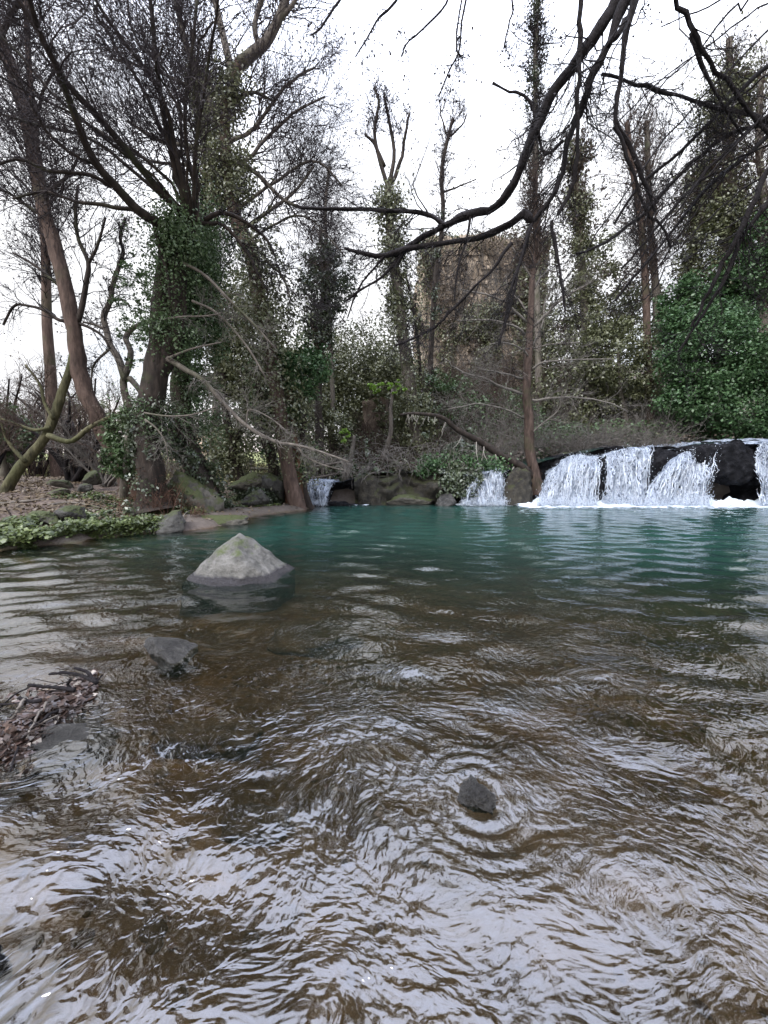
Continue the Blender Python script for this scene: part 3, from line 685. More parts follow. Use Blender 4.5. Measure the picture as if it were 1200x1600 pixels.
waterfall('narrow middle cascade fanning out beside the big dark boulder', [(732, 756), (745, 742), (764, 737), (787, 738)], [(720, 786), (755, 787), (792, 786)], 12.8, 12.2, 110, 3)
waterfall('left curved fall of the large group, beside the brown trunk', [(856, 742), (880, 720), (905, 714), (935, 714)], [(836, 788), (880, 789), (932, 788)], 12.9, 11.9, 160, 4)
waterfall('thin stepped fall between the left large fall and the black boulder', [(937, 712), (975, 702), (1014, 699)], [(942, 787), (978, 786), (1014, 786)], 13.0, 12.15, 110, 5)
waterfall('broad sweeping fall spreading left of the dark hollow', [(1028, 744), (1052, 716), (1082, 704), (1114, 699)], [(1002, 787), (1050, 789), (1112, 789)], 12.8, 11.9, 190, 6)
waterfall('fall cut by the right edge of the photo', [(1188, 692), (1210, 690), (1250, 689)], [(1180, 788), (1215, 789), (1262, 789)], 12.6, 12.0, 110, 7)
# water sliding over the lip
b = Buf(); S, T = np.meshgrid(np.linspace(0, 1, 90), np.linspace(0, 1, 14), indexing='ij')
a_ = np.array([P(985, 700, 13.7), P(1050, 693, 14.2), P(1130, 687, 14.0), P(1270, 683, 13.8)]); c_ = np.array([P(1040, 702, 12.95), P(1085, 703, 12.9), P(1130, 694, 12.6), P(1270, 692, 12.5)])
A_ = curve(a_, 90)[:, None]; B_ = curve(c_, 90)[:, None]; v = A_*(1-T[..., None])+B_*T[..., None]
v[..., 2] += .03*fbm(np.stack([S*22, T*3, S*0], -1), 3, 4)
ii, jj = np.meshgrid(np.arange(89), np.arange(13), indexing='ij'); k0 = ii*14+jj
b.add(v.reshape(-1, 3), np.stack([k0, k0+1, k0+15, k0+14], -1).reshape(-1, 4)); b.uv = np.stack([S.ravel()*5, T.ravel()*2], -1); b.at['edge'] = (.1+0*S).ravel()
tag(b.build('water', M['fall']), 'thin white water sliding over the top of the right ledge', kind='structure')
# foam
def foam(label, x0, x1, y0, y1, seed, w=1.0, n=60, mound=.10):
    S, T = np.meshgrid(np.linspace(0, 1, int((x1-x0)*16)+6), np.linspace(0, 1, n), indexing='ij')
    x = x0+(x1-x0)*S; y = y0+(y1-y0)*T; z = .022+.02*fbm2(x, y, 4, 3, seed)*(.3+T)+wave_h(x, y)+mound*smooth(.7, 1, T)*(1+1.2*fbm2(x, y, 6, 3, 8))
    b_ = Buf(); m_ = n; ii, jj = np.meshgrid(np.arange(S.shape[0]-1), np.arange(m_-1), indexing='ij'); k0 = ii*m_+jj
    b_.add(np.stack([x.ravel(), y.ravel(), z.ravel()], -1), np.stack([k0, k0+m_, k0+m_+1, k0+1], -1).reshape(-1, 4))
    b_.at['edge'] = (w*(.58*T**.75-.16)-.6*(1-smooth(0, .06, np.minimum(S, 1-S)))).ravel()
    return tag(b_.build('foam', M['foam']), label, kind='stuff')
foam('white foam along the foot of the large falls', 3.7, 13.4, 10.3, 12.6, 2, 1.15)
foam('foam under the middle cascade', 2.1, 4.1, 11.7, 12.5, 4, .95, 40, .05)
foam('foam line beneath the smallest cascade', -1.9, -.4, 11.7, 12.4, 5, .75, 40, .0)

# ================================================================== trees
def put(buf_, name, m_, parent, stuff=False, label=None):
    o = buf_.build(name, m_, parent)
    if stuff: o['kind'] = 'stuff'
    if label: o['label'] = label
    return o
def part_tubes(L, name, m_, parent, S=8, rough=.0):
    for (p_, r_) in L:
        b_ = Buf(); K = p_.shape[1]
        if rough:
            a = np.arange(S)*2*pi/S
            mod = 1+rough*fbm(np.stack(np.broadcast_arrays(np.cos(a)[None, None]*1.3+7*rng.random(), np.sin(a)[None, None]*1.3, np.linspace(0, K/3, K)[None, :, None]), -1), 3, 5)
            r_ = r_[:, :, None]*mod
        tubes(b_, p_, r_, S, cap=False if r_.ndim == 3 else True); b_.build(name, m_, parent)
TWF = .72
def twiggery(parent, src, n1, L1, n2, L2, n3=0, L3=.3, m_='twig_dark', bits=0, bitsize=.03, bitmat='bit', rmin=.004, up=.25, grav=.0, ang=(.4, 1.0), wander=.22, t=(.2, 1), rr=.45):
    a = grow(*src, n1, L1, ang=ang, t=t, up=up, K=8, wander=wander, rr=rr*.7, rmin=rmin*1.5*TWF, rmax=rmin*3.2*TWF+.002, grav=grav)
    b1 = Buf(); tubes(b1, *a, 4)
    c = grow(*a, n2, L2, ang=(.4, 1.0), up=up*.5, K=5, wander=wander, rr=.55, rmin=rmin*TWF, rmax=rmin*1.7*TWF, grav=grav); tubes(b1, *c, 3)
    allp = c
    if n3:
        d = grow(*c, n3, L3, ang=(.4, 1.1), up=up*.3, K=4, wander=wander, rr=.6, rmin=rmin*.8*TWF, grav=grav); tubes(b1, *d, 3); allp = d
    put(b1, 'twigs', M[m_], parent, True)
    if bits:
        pos, r, T = along(*allp, bits, (.2, 1)); pos = pos+rng.normal(size=pos.shape)*.012
        b2 = Buf(); leaves(b2, pos, bitsize, aspect=.7, tilt=1, var=.5); put(b2, 'withered_leaves', M[bitmat], parent, True)
    return a, c
def gz(px, Y):  # ground point under an image column at distance Y
    x = P(px, 735, Y)[0]; return (x, Y, float(ground(x, Y)))

# --- T1: leaning red-brown trunk on the left
Y1 = 10.0
t1 = thing('tree', gz(206, Y1), 'tall bare tree with red-brown trunk leaning left across the sky', 'tree')
tr = limb([(216, 790), (205, 765), (186, 722), (166, 682), (150, 650), (130, 603), (120, 550), (113, 500), (100, 440), (82, 375), (65, 310), (50, 220), (22, 115), (-2, 55), (-40, -60), (-60, -160)], Y1, 27, 13, 60, .02)
part_tubes([tr], 'trunk', M['bark_red'], t1, 14, .12)
br = [limb([(121, 505), (128, 480), (135, 440), (138, 410), (122, 372), (118, 330), (122, 290)], Y1, 9, 4), limb([(138, 412), (152, 385), (165, 340)], Y1, 5, 3),
      limb([(107, 500), (92, 500), (70, 485), (45, 478), (22, 478), (5, 508)], Y1, 6, 3), limb([(105, 455), (85, 440), (55, 415), (20, 395)], Y1, 6, 3),
      limb([(122, 505), (140, 512), (160, 525), (172, 545)], Y1, 5, 3), limb([(62, 310), (90, 290), (110, 270), (125, 240)], Y1, 5, 3, D1=9), limb([(40, 190), (60, 170), (68, 140), (92, 100)], Y1, 6, 3, D1=9),
      limb([(70, 340), (40, 320), (10, 300), (-30, 290)], Y1, 6, 3), limb([(0, 60), (20, 20), (60, -40)], Y1, 8, 4, D1=9)]
part_tubes(br, 'branch', M['bark_dark'], t1, 6)
src = join(*br)
twiggery(t1, src, 130, 1.3, 700, .6, 2000, .3, bits=1400, bitsize=.042, rmin=.0055, up=.2)
src = (tr[0][:, 28:], tr[1][:, 28:]*.4)
twiggery(t1, src, 90, 2.5, 1100, 1.0, 3600, .42, m_='twig_mid', bits=2600, bitsize=.042, rmin=.0055, up=.1, rr=.6)

# --- T2: mossy leaning trunk
Y2 = 9.6
t2 = thing('tree', gz(14, Y2), 'moss-green trunk leaning right from the left edge, crossing the red-brown trunk', 'tree')
tr = limb([(-6, 800), (10, 765), (28, 735), (50, 708), (72, 682), (84, 652), (94, 622), (104, 594), (112, 566), (117, 540), (116, 515)], Y2, 17, 8, 40, .015, D1=10.0)
tr[1][0, :5] *= np.array([1.6, 1.4, 1.25, 1.12, 1.05])
part_tubes([tr], 'trunk', M['bark_moss'], t2, 14, .15)
br = [limb([(78, 668), (55, 672), (30, 664), (-10, 650)], Y2, 6, 3), limb([(75, 680), (110, 690), (140, 668), (180, 650), (200, 655)], Y2, 9, 5), limb([(40, 722), (20, 700), (8, 680), (0, 650)], Y2, 7, 3), limb([(84, 655), (70, 630), (62, 600), (40, 570)], Y2, 6, 3)]
part_tubes(br, 'branch', M['bark_moss'], t2, 6)
twiggery(t2, join(*br), 60, .9, 400, .5, 1100, .25, m_='twig_brown', bits=600, bitsize=.04, bitmat='bitbrown', rmin=.005)

# --- T3: thin pinkish trunk behind
Y3 = 15.0
t3 = thing('tree', gz(90, Y3), 'thin straight pinkish trunk behind the two leaning left trunks', 'tree')
tr = limb([(92, 765), (90, 745), (85, 690), (82, 650), (80, 600), (76, 540), (73, 480), (72, 420), (68, 350), (60, 280), (52, 180), (45, 100), (40, 0)], Y3, 19, 6, 40, .03)
part_tubes([tr], 'trunk', M['bark_red'], t3, 10, .1)
s_ = (tr[0][:, 14:], tr[1][:, 14:]*.5)
twiggery(t3, s_, 110, 2.0, 800, .9, 2400, .4, m_='twig_dark', bits=3000, bitsize=.06, rmin=.008, up=.5, ang=(.3, .8))
# multi-stem shrub
def fan_shrub(label, px, py, Y, n, spread, h, seed, m_='twig_dark', w=8, name='shrub', bits=0, cat='shrub', bm='bitbrown', tm='twig_brown'):
    base = P(px, py, Y); base[2] = float(ground(base[0], base[1]))-.05
    t_ = thing(name, base.tolist(), label, cat); r_ = np.random.default_rng(seed); Ls = []
    for k in range(n):
        a = r_.uniform(-spread, spread); bb = r_.uniform(-.4, .4); L = h*r_.uniform(.7, 1.1)
        p0 = base+np.array([r_.normal()*.12, r_.normal()*.12, 0])
        d = np.array([sin(a), bb, cos(a)]); q = p0+d*L*.5+r_.normal(size=3)*.06; q2 = p0+d*L+np.array([sin(a)*.15*L, 0, -abs(sin(a))*.1*L])+r_.normal(size=3)*.1
        c_ = curve([p0, q, q2], 10, .02); Ls.append((c_[None], (np.linspace(w, w*.35, 10)/2/F*Y)[None]))
    part_tubes(Ls, 'stem', M[m_], t_, 6)
    twiggery(t_, join(*Ls), n*9, h*.35, n*50, h*.2, n*110, h*.1, m_=tm, bits=bits, bitsize=.05, bitmat=bm, rmin=.0009*Y*.6, t=(.3, 1), up=.3)
    return t_
fan_shrub('dark many-stemmed shrub behind the mossy rock', 117, 748, 12.5, 11, .75, 2.4, 4, w=9)
fan_shrub('bare bush of arching stems at the far left edge', -5, 745, 12, 8, .7, 2.3, 5, w=6)
fan_shrub('grey brush of fine upright stems right of the mossy rock', 165, 748, 12.0, 14, .6, 2.1, 6, w=4, m_='twig_grey', tm='twig_grey')
fan_shrub('low bare shrub between the meadow and the thin trunk', 60, 738, 16, 10, .9, 3.0, 7, w=5, tm='twig_grey', bits=200)
fan_shrub('bare brown shrub on the meadow edge behind the dark shrub', 150, 735, 19, 12, .9, 4.6, 8, w=6, bits=800)
fan_shrub('tall bare shrub on the meadow at the far left', 15, 735, 19, 12, .9, 4.6, 18, w=6, bits=800)

# --- T4: pale crooked tree
Y4 = 11.5
t4 = thing('tree', gz(205, Y4), 'slim pale crooked tree forking against the sky left of the big ivy tree', 'tree')
br = [limb([(206, 740), (204, 700), (199, 657), (200, 633), (193, 600), (200, 573), (204, 547), (197, 527), (213, 510), (235, 500)], Y4, 13, 6, 36, .01),
      limb([(196, 596), (186, 562), (173, 540), (166, 515), (163, 493), (173, 470), (177, 443), (186, 415), (193, 395), (188, 370), (196, 340)], Y4, 11, 4, 36, .01),
      limb([(173, 470), (190, 468), (203, 478)], Y4, 5, 3), limb([(165, 515), (150, 508), (130, 503)], Y4, 5, 3), limb([(172, 545), (155, 560), (145, 575), (142, 600)], Y4, 4, 2),
      limb([(202, 590), (215, 605), (228, 625)], Y4, 9, 8)]
part_tubes(br[:1], 'trunk', M['bark_grey'], t4, 8, .1); part_tubes(br[1:], 'branch', M['bark_grey'], t4, 7)
twiggery(t4, join(*br[1:5]), 60, .9, 360, .5, 900, .25, m_='twig_dark', bits=900, bitsize=.05, rmin=.006)

# --- T5: the big ivy tree
Y5 = 8.2
t5 = thing('ivy_covered_tree', gz(238, Y5), 'huge ivy-covered tree with flared rusty foot and limbs spreading over the upper left', 'tree')
A1 = limb([(242, 800), (238, 780), (236, 740), (229, 690), (234, 640), (244, 580), (250, 530), (253, 480), (258, 430), (262, 385), (268, 362), (276, 368), (300, 357)], Y5, 44, 15, 50, .01)
A1[1][0, :7] *= np.array([1.7, 1.5, 1.3, 1.2, 1.1, 1.05, 1.02])
A2 = limb([(246, 585), (266, 545), (276, 500), (279, 440), (284, 400), (296, 358)], Y5, 28, 20, 24, .01)
part_tubes([A1, A2], 'trunk', M['bark_dark'], t5, 14, .18)
LB = [limb([(272, 368), (245, 348), (215, 328), (182, 292), (150, 255), (122, 195), (95, 120), (62, 50), (40, -20), (20, -90)], Y5, 15, 6, 30, .02, D1=5.2),
      limb([(300, 352), (272, 322), (232, 277), (192, 228), (150, 178), (105, 130), (60, 50), (10, -30)], Y5, 12, 6, 30, .02, D1=6.0),
      limb([(300, 350), (284, 300), (264, 225), (252, 155), (243, 85), (236, 10), (225, -60)], Y5, 9, 5, 30, .02, D1=7),
      limb([(303, 345), (288, 295), (272, 225), (262, 175), (235, 120), (190, 60), (150, 0), (120, -60)], Y5, 8, 4, 30, .02, D1=6.5),
      limb([(308, 348), (306, 300), (292, 235), (290, 160), (300, 80), (308, 0)], Y5, 7, 4, 30, .02, D1=7.5),
      limb([(215, 328), (170, 322), (120, 315), (70, 300), (20, 310)], 7.6, 6, 3, 20, .02), limb([(182, 292), (130, 272), (80, 268), (30, 250), (-20, 262)], 7.2, 6, 3, 20, .02, D1=6.5),
      limb([(320, 345), (350, 332), (385, 348), (415, 372), (430, 400)], Y5, 7, 3, 20, .02), limb([(318, 350), (345, 350), (372, 375), (400, 420), (420, 460)], Y5, 6, 3, 20, .02),
      limb([(150, 255), (120, 245), (70, 200), (30, 130), (-20, 60)], 7, 5, 3, 20, .02, D1=6),
      limb([(222, 330), (240, 350), (252, 395), (262, 430), (266, 470)], 7.9, 7, 4, 20, .01)]
for k in range(8):
    ex_, ey_ = rng.uniform(-60, 350), rng.uniform(-90, 120)
    if k % 3 == 0: ex_, ey_ = -40, rng.uniform(0, 300)
    mx_, my_ = 300+(ex_-300)*.45+rng.normal()*12, 350+(ey_-350)*.55+rng.normal()*12
    LB.append(limb([(302, 352), (300+(ex_-300)*.15, 350+(ey_-350)*.25), (mx_, my_), (300+(ex_-300)*.78+rng.normal()*14, 350+(ey_-350)*.8+rng.normal()*14), (ex_, ey_)], Y5, rng.uniform(4, 7), 2.5, 22, .06, D1=rng.uniform(5.5, 8.5)))
part_tubes(LB, 'branch', M['bark_dark'], t5, 8)
LP_ = [limb([(262, 560), (290, 578), (315, 592), (345, 625), (385, 665), (430, 690), (462, 695), (500, 706), (545, 722)], 8.0, 9, 3, 36, .01, D1=7.6),
       limb([(385, 662), (390, 640), (420, 652), (450, 675)], 7.8, 3, 2), limb([(462, 695), (480, 715), (510, 728), (540, 735)], 7.7, 3, 2), limb([(250, 500), (285, 495), (318, 494), (345, 490)], 7.9, 3.5, 2), limb([(285, 410), (320, 430), (360, 470), (400, 510), (430, 545)], 8, 5, 3), limb([(300, 470), (340, 490), (385, 540), (415, 590)], 8, 4, 3),
       limb([(225, 645), (260, 650), (300, 648), (340, 635)], 7.7, 3, 2), limb([(226, 655), (245, 670), (258, 690), (262, 712)], 7.7, 3, 2), limb([(262, 560), (300, 545), (345, 535)], 7.9, 4, 2)]
part_tubes(LP_, 'branch', M['bark_grey'], t5, 6)
twiggery(t5, join(*LP_), 150, .55, 900, .32, 2200, .16, m_='twig_grey', rmin=.0032, up=.05, ang=(.3, 1.1))
twiggery(t5, join(*LB[:7], LB[9], *LB[11:]), 430, 1.9, 3500, .8, 9500, .34, m_='twig_mid', bits=9000, bitsize=.032, rmin=.0036, up=.05, ang=(.3, 1.1), t=(.2, 1))
twiggery(t5, join(*LB[7:9]), 50, .8, 350, .4, 1000, .2, m_='twig_dark', bits=900, bitsize=.036, rmin=.0036)
b = Buf(); ivy(b, *join(A1, A2), 7000, .4, .055, t=(.3, .97)); ivy(b, *A2, 9000, .5, .055)
put(b, 'ivy', M['ivy'], t5, True)
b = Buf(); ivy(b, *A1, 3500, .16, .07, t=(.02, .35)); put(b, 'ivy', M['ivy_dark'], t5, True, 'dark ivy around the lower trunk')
b = Buf(); s5 = (A1[0][:, 2:12], A1[1][:, 2:12]*1.1); d_ = grow(*s5, 2600, .36, ang=(.6, 1.5), up=-.5, K=6, wander=.4, rr=.02, rmin=.005); tubes(b, *d_, 3); put(b, 'dead_vines', M['twig_red'], t5, True)

# --- T7: leaning ivy trunk beside it with a curtain of ivy
Y7 = 9.2
t7 = thing('ivy_covered_tree', gz(322, Y7), 'ivy-wrapped trunk leaning left behind the large mossy boulder', 'tree')
A7 = limb([(330, 795), (318, 760), (302, 722), (288, 680), (284, 640), (283, 590), (290, 520), (300, 450), (312, 390), (318, 340)], Y7, 38, 16, 40, .01)
part_tubes([A7], 'trunk', M['bark_dark'], t7, 12, .15)
part_tubes([limb([(292, 712), (275, 692), (262, 682), (255, 660)], Y7, 14, 6)], 'branch', M['bark_moss'], t7, 7)
b = Buf(); ivy(b, *A7, 20000, .62, .058, t=(.33, 1)); crown(b, P(305, 520, Y7), (.6, .5, 1.7), 13000, .058, seed=3); crown(b, P(212, 480, Y7), (.36, .4, 1.2), 2500, .055, seed=4); put(b, 'ivy', M['ivy'], t7, True)
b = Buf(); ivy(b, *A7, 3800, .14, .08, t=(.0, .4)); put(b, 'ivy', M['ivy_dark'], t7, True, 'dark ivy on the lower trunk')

# --- T6: tall ivy tree behind
Y6 = 11.0
t6 = thing('ivy_covered_tree', gz(462, Y6), 'tall leaning tree clad in olive ivy, its pale top forking over the upper left', 'tree')
A6 = limb([(468, 800), (458, 765), (446, 700), (434, 620), (422, 540), (412, 500), (403, 452), (394, 405), (377, 368), (366, 330), (358, 285), (352, 235), (352, 180), (362, 132), (374, 98)], Y6, 25, 15, 60, .01)
B6 = [limb([(372, 102), (395, 83), (418, 62), (436, 28), (452, -20), (460, -70)], Y6, 16, 9), limb([(354, 215), (338, 178), (318, 138), (296, 85), (280, 25), (268, -40)], Y6, 12, 6), limb([(364, 125), (352, 70), (338, 10), (325, -50)], Y6, 11, 7), limb([(405, 76), (398, 40), (412, -10), (425, -60)], Y6, 8, 5),
      limb([(435, 32), (455, 10), (480, -30)], Y6, 7, 4), limb([(353, 170), (380, 150), (400, 145), (430, 160)], Y6, 6, 3), limb([(360, 250), (400, 270), (440, 310), (470, 325)], Y6, 7, 4), limb([(378, 360), (420, 330), (460, 300), (490, 260)], Y6, 6, 3), limb([(352, 250), (300, 230), (250, 220), (200, 190)], Y6, 7, 4),
      limb([(370, 330), (410, 400), (440, 430), (455, 470)], Y6, 5, 3), limb([(358, 285), (400, 232), (450, 185), (505, 150)], Y6, 6, 2.5, None, .05), limb([(354, 230), (405, 190), (450, 132), (492, 105)], Y6, 6, 2.5, None, .05), limb([(366, 330), (430, 285), (490, 250), (535, 290)], Y6, 5, 2.5, None, .05), limb([(355, 200), (320, 150), (240, 110), (170, 90)], Y6, 6, 2.5, None, .05), limb([(362, 300), (300, 260), (230, 250), (150, 200)], Y6, 6, 2.5, None, .05), limb([(384, 380), (430, 350), (480, 340), (540, 400)], Y6, 4, 2, None, .05)]
part_tubes([A6], 'trunk', M['bark_red'], t6, 12, .12); part_tubes(B6, 'branch', M['bark_grey'], t6, 7)
twiggery(t6, join(*B6), 430, 2.2, 3800, .95, 11000, .4, m_='twig_mid', bits=9000, bitsize=.042, rmin=.005, up=.15, ang=(.3, 1))
b = Buf(); ivy(b, *A6, 9000, .5, .08, t=(.62, 1)); ivy(b, *A6, 10000, .8, .09, t=(.08, .55)); ivy(b, *B6[1], 1500, .3, .08, t=(0, .45)); put(b, 'ivy', M['ivy_olive'], t6, True)
# twin dark trunks
Y10 = 11.4
t10 = thing('tree', gz(480, Y10), 'split torn-barked trunks standing at the left of the smallest cascade', 'tree')
L_ = [limb([(458, 800), (452, 760), (450, 715), (444, 670), (432, 630), (425, 600), (418, 560)], Y10, 20, 10), limb([(472, 800), (466, 765), (464, 720), (458, 680), (454, 640), (450, 600)], Y10-.1, 18, 9), limb([(448, 800), (432, 760), (425, 720), (410, 660), (404, 600), (395, 560)], Y10+.3, 22, 12), limb([(485, 798), (474, 765), (472, 700), (476, 640)], Y10, 14, 7)]
part_tubes(L_[:2], 'trunk', M['bark_orange'], t10, 10, .2); part_tubes(L_[2:], 'trunk', M['bark_dark'], t10, 10, .2)
b = Buf(); crown(b, P(470, 580, Y10), (.75, .6, .75), 5500, .09, seed=8); ivy(b, *join(*L_), 3000, .2, .08, t=(.4, 1)); put(b, 'ivy', M['laurel'], t10, True)
twiggery(t10, join(*L_), 90, 1.0, 700, .5, 1500, .25, m_='twig_grey', rmin=.005, up=.0, t=(.3, 1))
# T9
t9 = thing('ivy_covered_tree', gz(372, 12.5), 'slender ivy-draped trunk between the boulder and the split trunks', 'tree')
L_ = [limb([(378, 770), (372, 735), (362, 690), (352, 640), (350, 600), (352, 540), (356, 480)], 12.5, 15, 8, 30, .02), limb([(364, 700), (376, 670), (385, 640), (380, 600)], 12.5, 8, 5)]
part_tubes(L_, 'trunk', M['bark_dark'], t9, 9, .12)
b = Buf(); ivy(b, *L_[0], 7500, .75, .10, t=(.15, 1)); crown(b, P(395, 560, 12.5), (1.0, .8, 2.2), 9000, .10, seed=11); put(b, 'ivy', M['ivy_olive'], t9, True)

# generic ivy column builder for trees further back
def column(label, pts, Y, w0, w1, n, thick, size, m_='ivy_olive', bark='bark_grey', t=(0, 1), crowns=(), tw=None, name='ivy_covered_tree', extra=()):
    t_ = thing(name, gz(pts[0][0], Y), label, 'tree')
    A = limb(pts, Y, w0, w1, None, .03); g0 = float(ground(A[0][0, 0, 0], Y))
    if A[0][0, 0, 2] > g0-.1:
        A = (np.concatenate([[[[A[0][0, 0, 0], Y, g0-.1]]], A[0]], 1), np.concatenate([A[1][:, :1]*1.2, A[1]], 1))
    ex = [limb(e_, Y, w1*.7, w1*.35, None, .05) for e_ in extra]
    part_tubes([A], 'trunk', M[bark], t_, 9, .1)
    if ex: part_tubes(ex, 'branch', M['bark_dark'], t_, 6)
    b_ = Buf()
    if n: ivy(b_, *A, n, thick, size, t=t)
    for k, (cx_, cy_, rx, ry, rz, nn) in enumerate(crowns): crown(b_, P(cx_, cy_, Y), (rx, ry, rz), nn, size, seed=k+int(cx_))
    if n or crowns: put(b_, 'ivy' if name.startswith('ivy') else 'foliage', M[m_], t_, True)
    if tw:
        src_ = join(*([A]+ex)); src_ = (src_[0], np.minimum(src_[1]*.6, .06))
        twiggery(t_, src_, *tw[:6], m_=tw[6], bits=tw[7], bitsize=tw[8], rmin=.00052*Y, up=.35, t=(.4, 1), bitmat=tw[9] if len(tw) > 9 else 'bit')
    return t_
column('tree with a round sparse dark crown standing left of centre', [(500, 740), (498, 660), (498, 600), (500, 540), (505, 480), (508, 420), (500, 360)], 15, 14, 6, 2500, .35, .11, 'ivy_dark', 'bark_dark', (.3, 1), [(508, 445, 1.1, 1.0, 1.1, 4200), (495, 520, .6, .6, .6, 1000)], (60, 1.2, 300, .5, 700, .25, 'twig_brown', 1800, .09, 'bitbrown'))
column('tall ivy-clad tree with a torch-like top at the centre of the sky', [(652, 750), (650, 700), (645, 650), (636, 570), (626, 500), (620, 440), (612, 380), (608, 330), (606, 288)], 16, 26, 9, 11000, .5, .11, 'ivy_olive', 'bark_grey', (.05, .95), [(645, 660, .9, .8, 1.5, 3500)], (190, 1.1, 1100, .5, 2200, .28, 'twig_mid', 2200, .06),
       extra=[[(606, 292), (592, 245), (585, 205), (592, 160), (585, 140)], [(608, 290), (616, 240), (608, 190), (600, 150)], [(607, 292), (625, 255), (632, 220), (640, 175)], [(600, 260), (585, 225), (570, 210)], [(660, 640), (655, 560), (645, 480), (632, 420)]])
column('thinner bare-topped tree between the torch-like tree and the tower', [(668, 740), (670, 640), (674, 540), (680, 440), (692, 340), (690, 270), (700, 215), (708, 185)], 20, 10, 4, 800, .15, .12, 'ivy_dark', 'bark_dark', (.1, .6), [], (120, 1.5, 600, .7, 1100, .35, 'twig_mid', 800, .065), extra=[[(700, 218), (690, 185), (688, 170)], [(703, 212), (722, 195), (730, 178)], [(694, 300), (720, 290), (745, 280)]])
column('very tall thin tree rising straight up behind the overhanging limbs', [(842, 700), (840, 500), (838, 400), (836, 300), (838, 200), (836, 100), (840, 10), (842, -60)], 19, 10, 4, 3000, .3, .10, 'ivy_dark', 'bark_grey', (.35, 1), [], (200, 1.6, 1200, .7, 2400, .35, 'twig_dark', 2200, .08))
column('narrow ivy-wrapped tree just right of the tower', [(925, 650), (915, 500), (908, 400), (903, 330), (900, 280), (902, 240)], 19, 14, 6, 7000, .55, .12, 'ivy_olive', 'bark_grey', (.1, 1), [(925, 430, 1.2, 1.2, 1.6, 3000), (890, 520, 1.6, 1.2, 1.6, 3600)], (130, 1.6, 800, .7, 1400, .35, 'twig_brown', 2600, .10, 'bitbrown'))
column('pinkish straight trunk, left one of the pair right of centre', [(1016, 660), (1012, 560), (1010, 480), (1006, 400), (998, 330), (985, 240), (980, 190)], 18, 12, 6, 0, .3, .1, bark='bark_red', name='tree', tw=(100, 2.8, 700, 1.2, 1500, .5, 'twig_brown', 1500, .07))
column('pale straight trunk, right one of the pair right of centre', [(1032, 660), (1029, 560), (1025, 460), (1020, 400), (1015, 330), (1012, 260), (1010, 190)], 18.6, 12, 6, 1500, .3, .1, 'ivy_dark', bark='bark_grey', t=(0, .3), name='tree', tw=(100, 2.8, 700, 1.2, 1500, .5, 'twig_brown', 1500, .07))
column('tall olive ivy tower of leaves near the right edge', [(1120, 650), (1128, 520), (1132, 430), (1135, 350), (1138, 280), (1140, 200), (1140, 140), (1138, 60)], 17, 20, 7, 15000, .95, .12, 'ivy_olive', 'bark_grey', (.25, .93), [(1120, 400, 1.5, 1.2, 2.0, 5000)], (110, 2.2, 700, 1.0, 1500, .45, 'twig_brown', 1500, .07))
column('ivy-grown tree behind the evergreen mass, left of its top', [(1075, 640), (1070, 540), (1078, 430), (1090, 330), (1094, 260)], 18, 14, 6, 4000, .6, .12, 'ivy_olive', 'bark_grey', (.2, 1), [], (110, 2.2, 700, 1.0, 1500, .45, 'twig_brown', 1500, .07))
column('bare leaning tree behind the left ivy trees', [(515, 740), (520, 640), (516, 520), (512, 420), (508, 330), (515, 260)], 18, 8, 4, 0, .3, .1, bark='bark_grey', name='tree', tw=(120, 2.0, 800, .9, 1500, .4, 'twig_dark', 700, .07))
column('bare tree rising behind the leaning ivy trunks', [(330, 740), (340, 600), (335, 480), (325, 350), (320, 230), (310, 120)], 14, 14, 6, 3500, .4, .1, 'ivy_olive', bark='bark_grey', t=(.3, 1), tw=(200, 2.0, 1600, .9, 3500, .4, 'twig_dark', 4000, .055))
column('bare tree with reaching branches at the far right edge', [(1215, 690), (1200, 560), (1190, 460), (1195, 330), (1185, 230), (1190, 120)], 16, 14, 6, 0, .3, .1, bark='bark_grey', name='tree', tw=(110, 2.6, 800, 1.2, 1600, .5, 'twig_brown', 1200, .07))

# evergreen masses on the right: layered laurel
def evergreen(label, px, py, Y, blobs, m_, size, name='evergreen_tree', trunks=1):
    t_ = thing(name, gz(px, Y), label, 'tree'); g0 = t_.location
    Ls = []
    for k in range(trunks):
        top_ = P(blobs[0][0]+rng.uniform(-20, 20), blobs[0][1], Y)
        Ls.append((curve([(g0[0]+rng.uniform(-.4, .4), Y+.2, g0[2]-.1), ((g0[0]+top_[0])/2, Y, (g0[2]+top_[2])/2), top_], 14, .05)[None], np.linspace(.14, .05, 14)[None]))
    part_tubes(Ls, 'trunk', M['bark_grey'], t_, 8)
    b_ = Buf()
    for k, (cx_, cy_, rx, ry, rz, nn) in enumerate(blobs): crown(b_, P(cx_, cy_, Y+rng.uniform(-.5, .5)), (rx, ry, rz), nn, size, clump=36, seed=k+int(px), cs=.16)
    put(b_, 'foliage', M[m_], t_, True); return t_
evergreen('large glossy evergreen filling the right side behind the falls', 1120, 690, 15.2, [(1110, 560, 1.7, 1.3, 1.3, 13000), (1150, 640, 2.2, 1.4, 1.2, 15000), (1080, 520, .9, .9, .9, 6500), (1070, 470, .7, .8, 1.0, 5500), (1180, 580, 1.3, 1.2, 1.1, 9000), (1085, 620, 1.0, 1.0, 1.0, 8000), (1130, 500, 1.1, .9, .8, 6000)], 'laurel', .11, trunks=3)
evergreen('blue-green evergreen crown at the upper right edge', 1215, 690, 16, [(1190, 430, 1.5, 1.2, 1.0, 6000), (1150, 450, .9, .9, .7, 3000), (1200, 370, 1.0, .9, .9, 3500), (1225, 330, 1.0, .9, .9, 3000)], 'laurel', .13, trunks=2)
